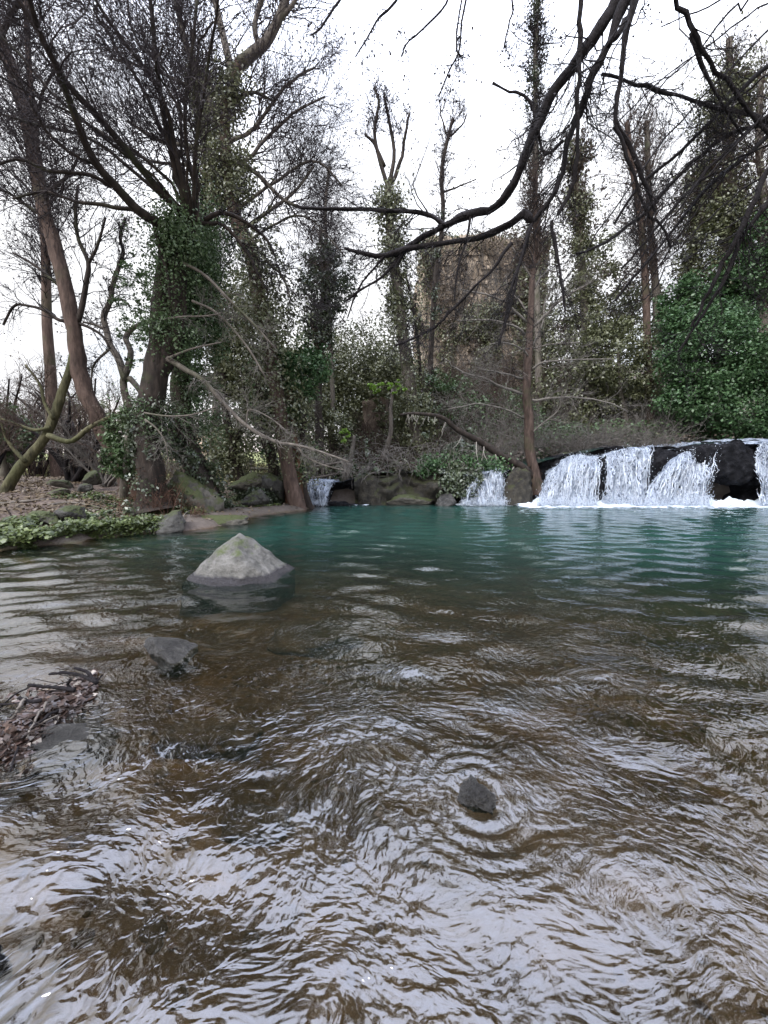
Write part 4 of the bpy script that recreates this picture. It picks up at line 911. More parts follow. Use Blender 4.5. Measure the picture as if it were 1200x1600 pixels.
evergreen('dark evergreen bush at the left edge under the bare branches', 15, 740, 14, [(10, 680, 1.2, .9, .8, 4500), (-20, 650, .9, .9, .7, 2500)], 'ivy', .12, 'evergreen_bush')
evergreen('rounded green bush on the skyline behind the leaning trunks', 125, 735, 22, [(125, 655, 1.7, 1.3, 1.3, 3500)], 'ivy_olive', .15, 'evergreen_bush')
evergreen('ivy bush between the leaning red trunk and the big ivy tree', 195, 760, 9.3, [(190, 680, .42, .4, .5, 2600), (185, 720, .3, .3, .4, 1600), (215, 660, .3, .3, .35, 1200)], 'ivy', .075, 'ivy_bush')
evergreen('small lime-green shrub glowing in the centre of the wood', 605, 700, 15.5, [(607, 607, .75, .5, .16, 700), (625, 600, .4, .4, .2, 300)], 'lime', .10, 'lime_shrub')
evergreen('yellow-green sprig above the smallest cascade', 540, 740, 14, [(541, 680, .2, .2, .25, 160)], 'lime', .09, 'lime_shrub')
evergreen('bright ivy shoulder left of the pair of straight trunks', 975, 650, 18, [(960, 545, 1.6, 1.2, 1.5, 4500), (985, 600, 1.4, 1.2, 1.2, 4000)], 'ivy_olive', .13, 'evergreen_bush')

# deeper wood that closes the view between the trunks
for (lab, px_, Y_, bl, mm, sz) in [
 ('olive evergreen mass behind the split trunks', 440, 17.5, [(430, 600, 1.8, 1.3, 2.0, 8000), (480, 670, 2.0, 1.3, 1.7, 8000)], 'ivy_olive', .12),
 ('dark bushy evergreen behind the leaning ivy trunk', 360, 18, [(370, 640, 1.8, 1.3, 1.9, 5000), (330, 700, 1.8, 1.2, 1.3, 3500)], 'ivy_dark', .12),
 ('pointed olive evergreen left of the central torch-like tree', 560, 20, [(575, 600, 1.8, 1.5, 2.9, 10000), (535, 640, 2.0, 1.4, 2.4, 9000), (500, 600, 1.5, 1.4, 1.8, 5000)], 'ivy_olive', .13),
 ('broad olive tree closing the gap left of centre', 520, 25, [(520, 590, 2.8, 2.0, 3.0, 9000), (450, 600, 2.4, 2.0, 2.6, 6000), (590, 620, 2.2, 1.8, 2.2, 6000)], 'ivy_olive', .16),
 ('bushy evergreen behind the ruined wall', 620, 21, [(610, 610, 1.8, 1.4, 2.6, 8000), (650, 660, 1.8, 1.4, 2.2, 7000)], 'ivy_olive', .13),
 ('dull green thicket tree at the foot of the tower', 700, 19, [(690, 640, 1.6, 1.2, 1.6, 4500), (740, 660, 1.6, 1.2, 1.4, 3500)], 'ivy', .13),
 ('olive scrub tree right of the pale-branched tree', 900, 19, [(890, 620, 2.0, 1.4, 1.8, 5000), (950, 640, 1.6, 1.2, 1.5, 3500)], 'ivy_olive', .13),
 ('far grey-green tree right of the straight trunk pair', 1055, 21, [(1050, 560, 1.6, 1.3, 2.2, 4500), (1000, 500, 1.8, 1.3, 2.0, 3500)], 'ivy_olive', .15),
 ('brown-green far tree above the evergreen mass', 960, 24, [(950, 470, 2.4, 1.6, 2.4, 4500), (900, 560, 2.6, 1.6, 2.6, 4500)], 'bitbrown', .17),
 ('brown-leaved tree at the right edge between the evergreens', 1190, 18, [(1180, 510, 1.4, 1.2, 1.2, 3500)], 'bitbrown', .13),
]: evergreen(lab, px_, 700, Y_, bl, mm, sz)

# trees beyond the right edge of the photo, mirrored in the pool
for (lab, X_, Y_, s_) in [('broad evergreen on the right bank beyond the photo, near the falls', 18.5, 12.5, 1.3), ('tall evergreen on the right bank beside the pool', 19.0, 8.0, 1.2), ('evergreen on the right bank closest to the camera', 20.0, 3.5, 1.1)]:
    t_ = thing('evergreen_tree', (X_, Y_, float(ground(X_, Y_))), lab, 'tree')
    part_tubes([(curve([(X_, Y_, float(ground(X_, Y_))-.2), (X_+.2, Y_, 4), (X_, Y_+.2, 9)], 14, .05)[None], np.linspace(.3, .08, 14)[None])], 'trunk', M['bark_grey'], t_, 9)
    b = Buf(); crown(b, (X_, Y_, 3.2), (3.4*s_, 3.0, 3.2), 9000, .2, seed=3); crown(b, (X_, Y_, 7.5), (2.8*s_, 2.6, 3.4), 8000, .2, seed=4); put(b, 'foliage', M['ivy_olive'], t_, True)

# --- T14: tree in front of the tower with pale horizontal branches
Y14 = 13.1
t14 = thing('tree', gz(832, Y14), 'tree with dark brown foot and pale horizontal branches in front of the tower', 'tree')
A14 = limb([(842, 770), (835, 740), (827, 700), (826, 650), (822, 605), (827, 540), (830, 480), (832, 430), (838, 380), (836, 330), (838, 260)], Y14, 19, 3, 44, .02)
A14[1][0, :6] *= np.array([1.5, 1.3, 1.15, 1.08, 1.03, 1])
B14 = [limb(p_, Y14, w*.7, 1.6, None, .04, D1=Y14+dz) for p_, w, dz in [
 ([(821, 522), (795, 505), (760, 500), (712, 502)], 6, -.8), ([(822, 503), (800, 482), (785, 470), (740, 456), (720, 455)], 6, -.5), ([(818, 592), (785, 583), (750, 576)], 5, -1), ([(812, 617), (770, 597), (722, 580), (688, 560)], 7, -.6),
 ([(833, 512), (862, 482), (900, 455), (925, 440)], 7, -.5), ([(832, 577), (850, 566), (900, 562), (955, 561)], 6, -.8), ([(831, 545), (860, 538), (905, 535)], 4, -.6), ([(830, 626), (870, 620), (930, 625), (985, 642)], 6, -.9), ([(830, 500), (812, 470), (795, 455), (790, 430)], 5, .5), ([(828, 560), (815, 545), (790, 535), (765, 538)], 4, -1),
 ([(820, 655), (790, 640), (740, 632), (700, 640)], 4, -1), ([(826, 680), (850, 660), (872, 640), (880, 610)], 4, -.8), ([(835, 450), (850, 430), (885, 420)], 4, .5), ([(834, 440), (815, 410), (800, 385)], 4, -.3), ([(830, 545), (848, 505), (852, 470), (870, 440)], 4, .6)]]
LOW = limb([(832, 745), (812, 728), (785, 714), (750, 690), (715, 672), (690, 652), (650, 646), (625, 648)], Y14, 15, 3, 30, .01, D1=12.2)
part_tubes([A14], 'trunk', M['bark_foot'], t14, 12, .18); part_tubes([LOW], 'branch', M['bark_dark'], t14, 8); part_tubes(B14, 'branch', M['twig_grey'], t14, 6)
twiggery(t14, join(*B14), 200, 1.1, 1300, .5, 2500, .25, m_='twig_grey', rmin=.0045, up=.05, ang=(.3, 1.1))
twiggery(t14, (A14[0][:, 26:], A14[1][:, 26:]), 110, 1.3, 700, .6, 1500, .3, m_='twig_brown', rmin=.006, up=.3)
b = Buf(); d_ = grow(*LOW, 26, .75, ang=(.8, 1.5), up=-1.6, K=8, wander=.2, rr=.2, rmin=.006, grav=-.15); tubes(b, *d_, 4); put(b, 'hanging_twigs', M['twig_pale'], t14, True)
b = Buf(); s_ = (A14[0][:, :10], A14[1][:, :10]); d_ = grow(*s_, 260, .3, ang=(.6, 1.5), up=-.8, K=5, wander=.3, rr=.03, rmin=.005); tubes(b, *d_, 3); put(b, 'dead_vines', M['twig_red'], t14, True)

# ================================================================== overhanging limbs at the upper right
def over(label, root, limbs, tw, name='overhanging_tree'):
    t_ = thing(name, root, label, 'tree')
    Ls = [limb(p_, D0, w0, w1, None, .012, D1=D1) for (p_, D0, D1, w0, w1) in limbs]
    part_tubes(Ls, 'branch', M['twig_dark'], t_, 8)
    twiggery(t_, join(*Ls), *tw)
    return t_, Ls
# trunk stands on the right, outside the frame
tO = thing('overhanging_tree', (8.5, 3.0, -.2), 'black bare limbs reaching down from the top right over the pool', 'tree')
trk = (curve([(8.5, 3.0, -.4), (8.3, 3.2, 2.5), (7.6, 3.6, 5.5), (6.5, 4.3, 8.0), (5.6, 5.0, 10.5)], 20, .05)[None], np.linspace(.3, .12, 20)[None])
part_tubes([trk], 'trunk', M['bark_dark'], tO, 12, .12)
LO = [limb(p_, D0, w0, w1, None, .02, D1=D1) for (p_, D0, D1, w0, w1) in [
 ([(1190, -260, 4.6), (1080, -150, 4.8), (990, -50, 5.0), (952, 18, 5.1), (920, 68, 5.2), (882, 118, 5.3), (852, 170, 5.4), (826, 230, 5.5), (802, 288, 5.6), (772, 325, 5.7), (735, 335, 5.8), (700, 350, 5.9), (665, 368, 6.0), (640, 385, 6.1), (615, 400, 6.1)], 5, 6.1, 17, 6),
 ([(1010, -60, 4.9), (972, 10, 5.0), (950, 70, 5.1), (925, 120, 5.2), (908, 172, 5.3), (887, 220, 5.4), (878, 272, 5.4), (856, 316, 5.4), (830, 350, 5.4), (820, 390, 5.3), (798, 455, 5.2), (788, 515, 5.2)], 5, 5.2, 12, 4),
 ([(828, 345, 5.4), (818, 335, 5.4), (790, 352, 5.5), (745, 372, 5.7), (690, 380, 5.8), (640, 388, 5.9), (600, 400, 6.0), (570, 396, 6.0), (538, 388, 6.1)], 5.4, 6.1, 11, 4),
 ([(695, 352, 5.9), (672, 336, 6.0), (640, 330, 6.1), (590, 328, 6.2), (530, 326, 6.3), (470, 325, 6.4)], 5.9, 6.4, 7, 4),
 ([(908, -40), (905, 20), (905, 90), (903, 170), (901, 250), (894, 292), (872, 335)], 4.9, 5.3, 7, 4),
 ([(995, -40), (990, 0), (976, 60), (970, 120), (962, 192), (985, 232), (1008, 290), (1024, 332)], 4.6, 4.9, 8, 4),
 ([(962, 195), (972, 225), (990, 270), (1005, 320), (1030, 350), (1050, 385)], 4.75, 5.0, 5, 3),
 ([(1040, -60), (1055, 0), (1080, 48), (1102, 85), (1140, 130), (1200, 210), (1240, 240)], 4.6, 5.2, 6, 3.5),
 ([(940, 115), (985, 128), (1040, 143), (1090, 158), (1150, 175), (1210, 190)], 5.6, 5.4, 4, 5),
 ([(1260, 130), (1200, 178), (1160, 212), (1110, 262), (1060, 320), (1015, 370), (975, 420)], 5.0, 5.6, 6, 3),
 ([(1270, 190), (1200, 195), (1165, 200), (1115, 225), (1060, 275), (1010, 330), (950, 375), (900, 400)], 5.4, 5.8, 7, 3),
 ([(1250, 230), (1205, 262), (1175, 320), (1145, 385), (1120, 430), (1095, 480), (1080, 510)], 4.8, 5.2, 9, 3),
 ([(1225, 280), (1190, 330), (1160, 370), (1130, 440), (1105, 480), (1080, 520), (1060, 550)], 4.9, 5.3, 7, 3),
 ([(1260, 150), (1180, 230), (1100, 300), (1020, 400), (960, 470)], 5.6, 6.0, 6, 3),
 ([(1250, 80), (1190, 110), (1120, 180), (1060, 240), (1000, 290), (960, 350)], 5.5, 5.9, 6, 3),
 ([(860, 345), (872, 400), (878, 460), (884, 490)], 5.2, 5.0, 5, 3),
 ([(800, 380), (760, 430), (720, 470), (690, 500), (665, 520), (620, 540)], 5.3, 5.6, 4, 3),
 ([(640, 385), (600, 430), (560, 455), (540, 470)], 6.0, 6.2, 5, 3), ([(600, 400), (575, 430), (560, 450), (540, 500)], 6.0, 6.2, 4, 2),
 ([(1080, 50), (1100, 110), (1130, 165), (1160, 210)], 5, 5.2, 5, 3),
 ([(880, 220), (850, 240), (830, 160), (790, 140), (770, 130)], 5.4, 5.6, 4, 3), ([(950, 70), (975, 40), (1000, -10), (1020, -60)], 5.0, 4.9, 8, 6),
 ([(830, 350), (810, 420), (800, 470), (780, 540)], 5.3, 5.1, 4, 3), ([(735, 338), (730, 370), (715, 420), (710, 470)], 5.8, 5.7, 4, 2)]]
for k in range(10):
    x0, y0 = 1230+rng.uniform(0, 90), rng.uniform(-90, 380); a_ = rng.uniform(-.5, .45); L0 = rng.uniform(180, 380)
    q_ = [(x0-L0*u*(1+.1*a_), y0+L0*u*(.85+a_)*(1+.25*u)+rng.normal()*5) for u in (0, .25, .5, .75, 1)]
    LO.append(limb(q_, rng.uniform(4.6, 5.4), rng.uniform(2, 3.5), 1.4, None, .07, D1=rng.uniform(5.2, 6)))
part_tubes(LO, 'branch', M['twig_dark'], tO, 9, .5)
# carry the main limbs up to the trunk, above the frame
ex = [(curve([L[0][0, 0], (L[0][0, 0]+trk[0][0, k])/2+np.array([0, 0, .35]), trk[0][0, k]], 10, .03)[None], np.linspace(L[1][0, 0], L[1][0, 0]*1.5, 10)[None]) for L, k in ((LO[0], 14), (LO[1], 13), (LO[7], 12), (LO[9], 9), (LO[11], 8), (LO[14], 9))]
part_tubes(ex, 'branch', M['twig_dark'], tO, 8)
allO = join(*LO[:24])
twiggery(tO, allO, 360, .95, 2400, .42, 5200, .2, bits=2400, bitsize=.026, rmin=.0036, up=-.12, grav=-.03, wander=.32, ang=(.25, .9))
# thin branches that dangle at the top centre
tT = thing('hanging_branch', P(640, -160, 4.2).tolist(), 'thin broken-looking branch tips dangling at the top centre of the sky', 'branch')
hub = P(690, -200, 4.4)
LT = [limb(p_, 4.3, w, 2, None, .01) for p_, w in [([(700, -190), (650, -60), (618, 2), (592, 28), (578, 52), (556, 88)], 5), ([(700, -190), (705, -50), (698, 5), (668, 40), (635, 68), (628, 90)], 4), ([(702, -190), (730, -40), (722, 30), (717, 80), (702, 110), (686, 150)], 3.5), ([(700, -190), (760, -50), (800, 0), (795, 40), (787, 75)], 3.5),
      ([(700, -190), (600, -90), (545, -20), (520, 15), (500, 45), (485, 55)], 5), ([(700, -190), (735, -60), (716, 20), (714, 75), (722, 92)], 3)]]
part_tubes(LT, 'branch', M['twig_dark'], tT, 6)
twiggery(tT, join(*LT), 60, .4, 200, .2, 300, .1, bits=240, bitsize=.026, rmin=.003, up=-.2, grav=-.05, t=(.45, 1))

# ================================================================== tower, ruin, house, fence
def boxv(buf_, x0, x1, y0, y1, z0, z1, n=(1, 1, 1), rough=0., seed=0, rag=0.):
    """box with subdivided, weathered faces"""
    for (ax, side) in ((0, 0), (0, 1), (1, 0), (1, 1), (2, 1)):
        o = [a for a in (0, 1, 2) if a != ax]; n1, n2 = n[o[0]], n[o[1]]
        A, B_ = np.meshgrid(np.linspace(0, 1, n1+1), np.linspace(0, 1, n2+1), indexing='ij')
        p_ = np.zeros(A.shape+(3,)); p_[..., o[0]] = A; p_[..., o[1]] = B_; p_[..., ax] = side
        w = np.array([x0, y0, z0])+p_*np.array([x1-x0, y1-y0, z1-z0])
        if rough: w = w+rough*np.stack([fbm(w*1.3+k*9, 4, seed+k) for k in range(3)], -1)
        if rag: w[..., 2] += rag*fbm(np.stack([w[..., 0]*.9, w[..., 1]*.9, w[..., 0]*0], -1), 4, seed+8)*p_[..., 2]
        ii, jj = np.meshgrid(np.arange(n1), np.arange(n2), indexing='ij'); k0 = ii*(n2+1)+jj
        buf_.add(w.reshape(-1, 3), np.stack([k0, k0+1, k0+n2+2, k0+n2+1], -1).reshape(-1, 4))
YT = 25.0
a_ = P(656, 372, YT); c_ = P(868, 372, YT); zt = a_[2]
tw_ = thing('stone_tower', ((a_[0]+c_[0])/2, YT+4, 3.0), 'square medieval stone tower overgrown with ivy and dry creepers', 'tower')
b = Buf(); boxv(b, a_[0]+.3, c_[0]-.3, YT, YT+8, 1.0, zt+.15, (50, 40, 80), .2, 3, .3); put(b, 'wall', M['tower'], tw_)
b = Buf(); r_ = np.random.default_rng(12); cnt = 0                       # courses of stones standing a little proud of the wall face
zz = 2.2
while zz < zt-1:
    hh = r_.uniform(.22, .34); xx = a_[0]+.35
    while xx < c_[0]-.6:
        ww = r_.uniform(.3, .65)
        if r_.random() < .6: boxv(b, xx+.02, min(xx+ww-.02, c_[0]-.35), YT-.16+r_.uniform(0, .12), YT+.2, zz+.02, zz+hh-.02, (1, 1, 1))
        xx += ww
    zz += hh
put(b, 'stonework', M['tower'], tw_, True)
def wallpatch(n, x0, x1, z0, z1, y, size, m_, thr, sc_=.5, seed=3, depth=.5, name='ivy'):
    k = n*3; x = rng.uniform(x0, x1, k); z = rng.uniform(z0, z1, k)
    f = fbm(np.stack([x*sc_, z*sc_*.7, x*0], -1), 4, seed); kp = np.nonzero(f > thr)[0][:n]
    x, z, f = x[kp], z[kp], f[kp]; dpt = (f-thr)*depth*2*rng.random(len(x))+.15
    b_ = Buf(); leaves(b_, np.stack([x, y-dpt, z], -1), size, nout=np.array([0, -.9, .6])); put(b_, name, M[m_], tw_, True)
W0, W1 = a_[0], c_[0]
wallpatch(5000, W0-.1, W1+.1, 1.5, zt, YT, .16, 'ivy_olive', .3, seed=3)
wallpatch(5500, W0+1.5, W0+5.0, 3, 11, YT, .15, 'ivy_olive', .05, seed=5, depth=.9)
wallpatch(2800, W1-2.6, W1+.1, 5, zt, YT, .17, 'ivy_olive', -.25, seed=6, depth=.8)
wallpatch(1000, W0-.15, W0+1.2, 9, zt, YT, .15, 'ivy_olive', -.3, seed=7)
wallpatch(9000, W0-.1, W1+.1, 1.5, zt+.1, YT, .12, 'bitbrown', .05, seed=8, depth=.5, name='dry_leaves')
b = Buf(); tops = np.stack([rng.uniform(W0-.1, W1+.1, 6000), YT+rng.uniform(-.3, 2.5, 6000), zt+rng.uniform(-.7, .5, 6000)], -1); tops[:, 2] += .35*fbm2(tops[:, 0], tops[:, 1], .8, 3, 4); leaves(b, tops, .16, nout=np.array([0, -.3, .8])); put(b, 'ivy', M['ivy_olive'], tw_, True)
b = Buf(); n_ = 900; p0 = np.stack([rng.uniform(W0, W1, n_), np.full(n_, YT-.18), rng.uniform(1.5, zt-1.5, n_)], -1)
d = nrm(np.stack([rng.normal(size=n_)*.5, rng.normal(size=n_)*.05, np.ones(n_)], -1)); out = [p0]
for k in range(6): out.append(out[-1]+d*rng.uniform(.2, .5, (n_, 1))); d = nrm(d+rng.normal(size=(n_, 3))*np.array([.35, .05, .2]))
tubes(b, np.stack(out, 1), np.full((n_, 7), .014), 3); put(b, 'creepers', M['twig_grey'], tw_, True)
# ruined wall at the centre
YR = 18.5
rw = thing('ruined_wall', P(588, 735, YR).tolist(), 'stub of brown ruined masonry half hidden in the centre of the wood', 'wall')
a_ = P(570, 740, YR); c_ = P(606, 618, YR); b = Buf(); boxv(b, a_[0], c_[0], YR, YR+1.2, .8, c_[2], (14, 12, 34), .12, 9, .3); put(b, 'wall', M['ruin'], rw)
b = Buf(); crown(b, P(600, 640, YR-.2), (.4, .3, 1.1), 1500, .11, seed=5); crown(b, P(575, 700, YR-.2), (.5, .3, .6), 900, .11, seed=6); put(b, 'ivy', M['ivy_olive'], rw, True)
# distant house glimpsed between the trunks
YH = 40; h0 = P(262, 735, YH); gzh = float(ground(h0[0]+2, YH))
hs = thing('house', (h0[0]+2.5, YH, gzh), 'pink plastered house glimpsed far off between the ivy trunks', 'house')
b = Buf(); boxv(b, h0[0], h0[0]+5, YH, YH+5, gzh-.3, gzh+2.6); put(b, 'wall', M['plaster'], hs)
b = Buf(); X0, X1 = h0[0]-.3, h0[0]+5.3; b.add([(X0, YH-.3, gzh+2.6), (X1, YH-.3, gzh+2.6), (X1, YH+5.3, gzh+2.6), (X0, YH+5.3, gzh+2.6), (X0, YH+2.5, gzh+3.9), (X1, YH+2.5, gzh+3.9)], q=[(0, 1, 5, 4), (2, 3, 4, 5), (0, 3, 2, 1)], t=[(0, 4, 3), (1, 2, 5)]); b.build('roof', M['ruin'], hs, sm=False)
for wx in (.7, 2.2, 3.7):
    b = Buf(); boxv(b, h0[0]+wx, h0[0]+wx+.8, YH-.06, YH+.05, gzh+1.0, gzh+2.1); w_ = b.build('window', M['oldwood'], hs, sm=False)
    b = Buf(); boxv(b, h0[0]+wx+.09, h0[0]+wx+.71, YH-.09, YH+.05, gzh+1.09, gzh+2.01); g_ = b.build('pane', M['glass'], hs, sm=False); g_.parent = w_; w_.location = (0, 0, 0)
# fence of wooden rails
fn = thing('wooden_fence', gz(450, 14.6), 'weathered post and rail fence behind the split trunks', 'fence')
for px_ in (392, 428, 466, 504, 538):
    q = np.array(gz(px_, 14.6)); b = Buf(); tubes(b, np.array([[q-[0, 0, .1], q+[0.01, 0, 1.0]]]), np.array([[.06, .05]]), 7, cap=True); b.build('post', M['oldwood'], fn)
for hz in (.42, .82):
    for a1, a2 in ((392, 466), (466, 540)):
        q = np.array(gz(a1, 14.55)); q2 = np.array(gz(a2, 14.55)); b = Buf(); tubes(b, np.array([[q+[0, 0, hz], (q+q2)/2+[0, 0, hz-.03], q2+[0, 0, hz]]]), np.array([[.045, .05, .04]]), 6, cap=True); b.build('rail', M['oldwood'], fn)

# ================================================================== undergrowth (uncountable)
def thicket(label, x0, x1, y0, y1, n, h, m_, r, seed, lean=0., name='undergrowth', K=6, curl=.22, side=3, arch=.0):
    r_ = np.random.default_rng(seed); x = r_.uniform(x0, x1, n); y = r_.uniform(y0, y1, n)
    keep = fbm2(x, y, .6, 2, seed) > -.35; x, y = x[keep], y[keep]; n = len(x)
    p = np.stack([x, y, ground(x, y)-.03], -1); d = nrm(np.stack([r_.normal(size=n)*.45+lean, r_.normal(size=n)*.3-.1, np.ones(n)], -1)); L = h*r_.uniform(.35, 1.1, (n, 1)); out = [p]
    for k in range(K-1): out.append(out[-1]+d*L/(K-1)); d = nrm(d+r_.normal(size=(n, 3))*curl+np.array([0, 0, -arch]))
    Pn = np.stack(out, 1); Rn = r*r_.uniform(.6, 1.4, (n, 1))*np.linspace(1, .4, K)[None]
    b_ = Buf(); tubes(b_, Pn, Rn, side)
    c = grow(Pn, Rn, n*3, h*.28, ang=(.4, 1.1), t=(.3, 1), up=.1, K=4, wander=.3, rr=.7, rmin=r*.45); tubes(b_, *c, 3)
    return tag(b_.build(name, M[m_]), label, kind='stuff'), (Pn, Rn), c
thicket('tangle of grey bare scrub on the slope behind the falls', 2.5, 13, 14.5, 20, 1700, 2.2, 'twig_grey', .011, 1, arch=.15)
thicket('rust-brown brambles behind the large falls', 4.6, 10, 13.6, 15.5, 1300, 1.35, 'twig_grey', .009, 2, arch=.25)
thicket('pale grey scrub in the centre of the wood', -3, 3, 15, 20, 1000, 1.8, 'twig_brown', .010, 3)
thicket('brown brush on the slope below the tower', 1.5, 12, 18, 24, 1700, 2.8, 'twig_brown', .014, 4, arch=.08)
thicket('brown scrub behind the left trunks', -14, -3, 14, 20, 1000, 1.5, 'twig_brown', .009, 5)
thicket('pale scrub along the meadow edge', -16, -6, 15, 24, 600, 1.6, 'twig_grey', .012, 6)
thicket('rusty brush around the foot of the big ivy tree', -5.4, -4.2, 7.8, 9.6, 380, .75, 'twig_red', .006, 7)
# hanging dry twigs over the ledge between the cascades
b = Buf(); n_ = 450; x = rng.uniform(-1.2, 3.2, n_); p = np.stack([x, 12.75+rng.uniform(-.1, .9, n_), lip(x)+rng.uniform(0, .9, n_)], -1); d = nrm(np.stack([rng.normal(size=n_)*.6, -.6+rng.normal(size=n_)*.3, rng.normal(size=n_)*.5], -1)); out = [p]
for k in range(5): out.append(out[-1]+d*.13); d = nrm(d+rng.normal(size=(n_, 3))*.25+np.array([0, 0, -.22]))
tubes(b, np.stack(out, 1), np.full((n_, 6), .006), 3); tag(b.build('undergrowth', M['twig_grey']), 'dry tendrils hanging over the mossy rock face', kind='stuff')

def scatter_leaves(label, n, x0, x1, y0, y1, size, m_, hgt, thr, sc_, seed, name='ground_cover', cond=None, up=1.2, cl=0, tilt=.6):
    r_ = np.random.default_rng(seed); k = n*4; x = r_.uniform(x0, x1, k); y = r_.uniform(y0, y1, k)
    f = fbm2(x, y, sc_, 3, seed); ok = f > thr
    if cond is not None: ok &= cond(x, y)
    ix = np.nonzero(ok)[0][:n]; x, y, f = x[ix], y[ix], f[ix]
    z = ground(x, y)+hgt*r_.random(len(x))*np.clip((f-thr)*3, .15, 1)+.012
    b_ = Buf(); leaves(b_, np.stack([x, y, z], -1), size, nout=np.array([0, -.2, up]), tilt=tilt); return tag(b_.build(name, M[m_]), label, kind='stuff')
land = lambda x, y: sdist(x, y) > .03
scatter_leaves('fallen brown leaves covering the bank', 17000, -13, -2.6, 6, 17, .085, 'dead', .03, -.3, .7, 3, 'leaf_litter', lambda x, y: sdist(x, y) > .9, tilt=.45)
scatter_leaves('sparse fallen leaves on the muddy shore', 700, -6, -2.2, 6, 12, .07, 'dead', .02, -.5, 1.2, 13, 'leaf_litter', lambda x, y: (sdist(x, y) > .1), tilt=.4)
scatter_leaves('low green leaves growing among the roots', 5000, -8, -2.6, 7.2, 12.5, .07, 'fern', .14, .22, 1.1, 4, cond=lambda x, y: sdist(x, y) > .5)
scatter_leaves('dark ground ivy at the foot of the leaning trunks', 8000, -4.3, -2.9, 9.2, 12.0, .08, 'ivy_dark', .45, -.25, .9, 5, cond=lambda x, y: sdist(x, y) > .75)
scatter_leaves('ground ivy on the slope behind the falls', 26000, -3, 14, 14.8, 24, .13, 'ivy_olive', .7, -.1, .5, 6)
scatter_leaves('evergreen undergrowth on the wooded slope', 30000, -4, 13, 14.3, 24, .12, 'ivy', 1.2, -.12, .45, 7)
scatter_leaves('brown dead leaves and bracken on the slope', 14000, -2, 14, 14.0, 25, .12, 'bitbrown', .6, -.3, .8, 8, 'leaf_litter')
scatter_leaves('dry pale grass of the meadow', 16000, -26, -5, 15.5, 34, .16, 'drygrass', .14, -.4, .4, 9, 'grass', up=.2, tilt=.9)
# ivy draped over the rock face between the cascades
n_ = 15000; x = rng.uniform(-.6, 3.1, n_*3); z = rng.uniform(.25, 2.6, n_*3); f = fbm(np.stack([x*.9, z*.8, x*0], -1), 4, 71)
kp = np.nonzero(f > .35-.42*np.clip(z-.3, 0, 1.2))[0][:n_]; x, z = x[kp], z[kp]; y = np.where(z < lip(x), 12.45, 12.6+(z-lip(x))*.95)+rng.normal(size=len(x))*.12
b = Buf(); leaves(b, np.stack([x, y, z], -1), .10, nout=np.array([0, -.9, .6])); tag(b.build('ivy_curtain', M['ivy_dark']), 'dark ivy draped over the rock between the cascades', kind='stuff')
b = Buf(); n_ = 2600; k = rng.integers(0, 60, n_); cc = np.stack([rng.uniform(1.2, 3.9, 60), rng.uniform(12.5, 13.2, 60), rng.uniform(1.0, 1.5, 60)], -1); leaves(b, cc[k]+rng.normal(size=(n_, 3))*.12, .11, nout=np.array([0, -.5, .9])); tag(b.build('ground_cover', M['laurel']), 'bright leafy growth on the ledge left of the middle cascade', kind='stuff')

# leafy plants along the left waterline
def plant(label, px, py, n, r, h, seed, group=None):
    c = G(px, py, .04); r_ = np.random.default_rng(seed); g0 = float(ground(c[0], c[1]))
    t_ = thing('leafy_plant', (c[0], c[1], g0), label, 'plant', group)
    ns = 26; a = r_.uniform(0, 2*pi, ns); sp = r_.uniform(.2, 1, ns)
    d = nrm(np.stack([np.cos(a)*sp, np.sin(a)*sp, np.full(ns, .9)], -1)); L = h*r_.uniform(.6, 1.3, (ns, 1)); p0 = np.array([c[0], c[1], g0])+np.stack([np.cos(a), np.sin(a), a*0], -1)*r*.45*sp[:, None]; out = [p0]
    for k in range(4): out.append(out[-1]+d*L/4); d = nrm(d+np.stack([np.cos(a)*.25, np.sin(a)*.25, -.28+a*0], -1))
    Pn = np.stack(out, 1); b_ = Buf(); tubes(b_, Pn, np.full((ns, 5), .004), 3); put(b_, 'stems', M['fern'], t_, True)
    pos, _, _ = along(Pn, np.full((ns, 5), .004), n, (.35, 1)); pos = pos+r_.normal(size=pos.shape)*.03
    b_ = Buf(); leaves(b_, pos, .06, nout=np.array([0, -.35, 1.0]), tilt=.45, aspect=.8); put(b_, 'leaves', M['fern'], t_, True)
PL = [(8, 853, 'leftmost bright leafy plant at the waterline'), (38, 848, 'leafy plant second from the left at the waterline'), (68, 846, 'leafy plant trailing into the water below the mossy rock'), (98, 842, 'broad-leaved plant below the grey mossy rock'), (128, 838, 'bright leafy clump in the middle of the bank edge'), (156, 834, 'low leafy plant right of the bright clump'), (184, 832, 'leafy plant near the end of the green fringe'), (208, 830, 'last small leafy plant before the pale rock'), (52, 832, 'upper leafy plant against the mossy rock'), (112, 826, 'upper leafy plant below the roots'), (150, 822, 'dark-stemmed plant on the root shelf'), (22, 838, 'leafy plant beside the leaning stick')]
for i, (a, c, lab) in enumerate(PL): plant(lab, a, c, 420, .32, .24, 100+i)
scatter_leaves('green fringe of cress and grass along the left waterline', 9000, -8, -3.9, 4.6, 7.4, .055, 'fern', .12, -.2, 1.6, 14, cond=lambda x, y: (sdist(x, y) > -.06) & (sdist(x, y) < .62))
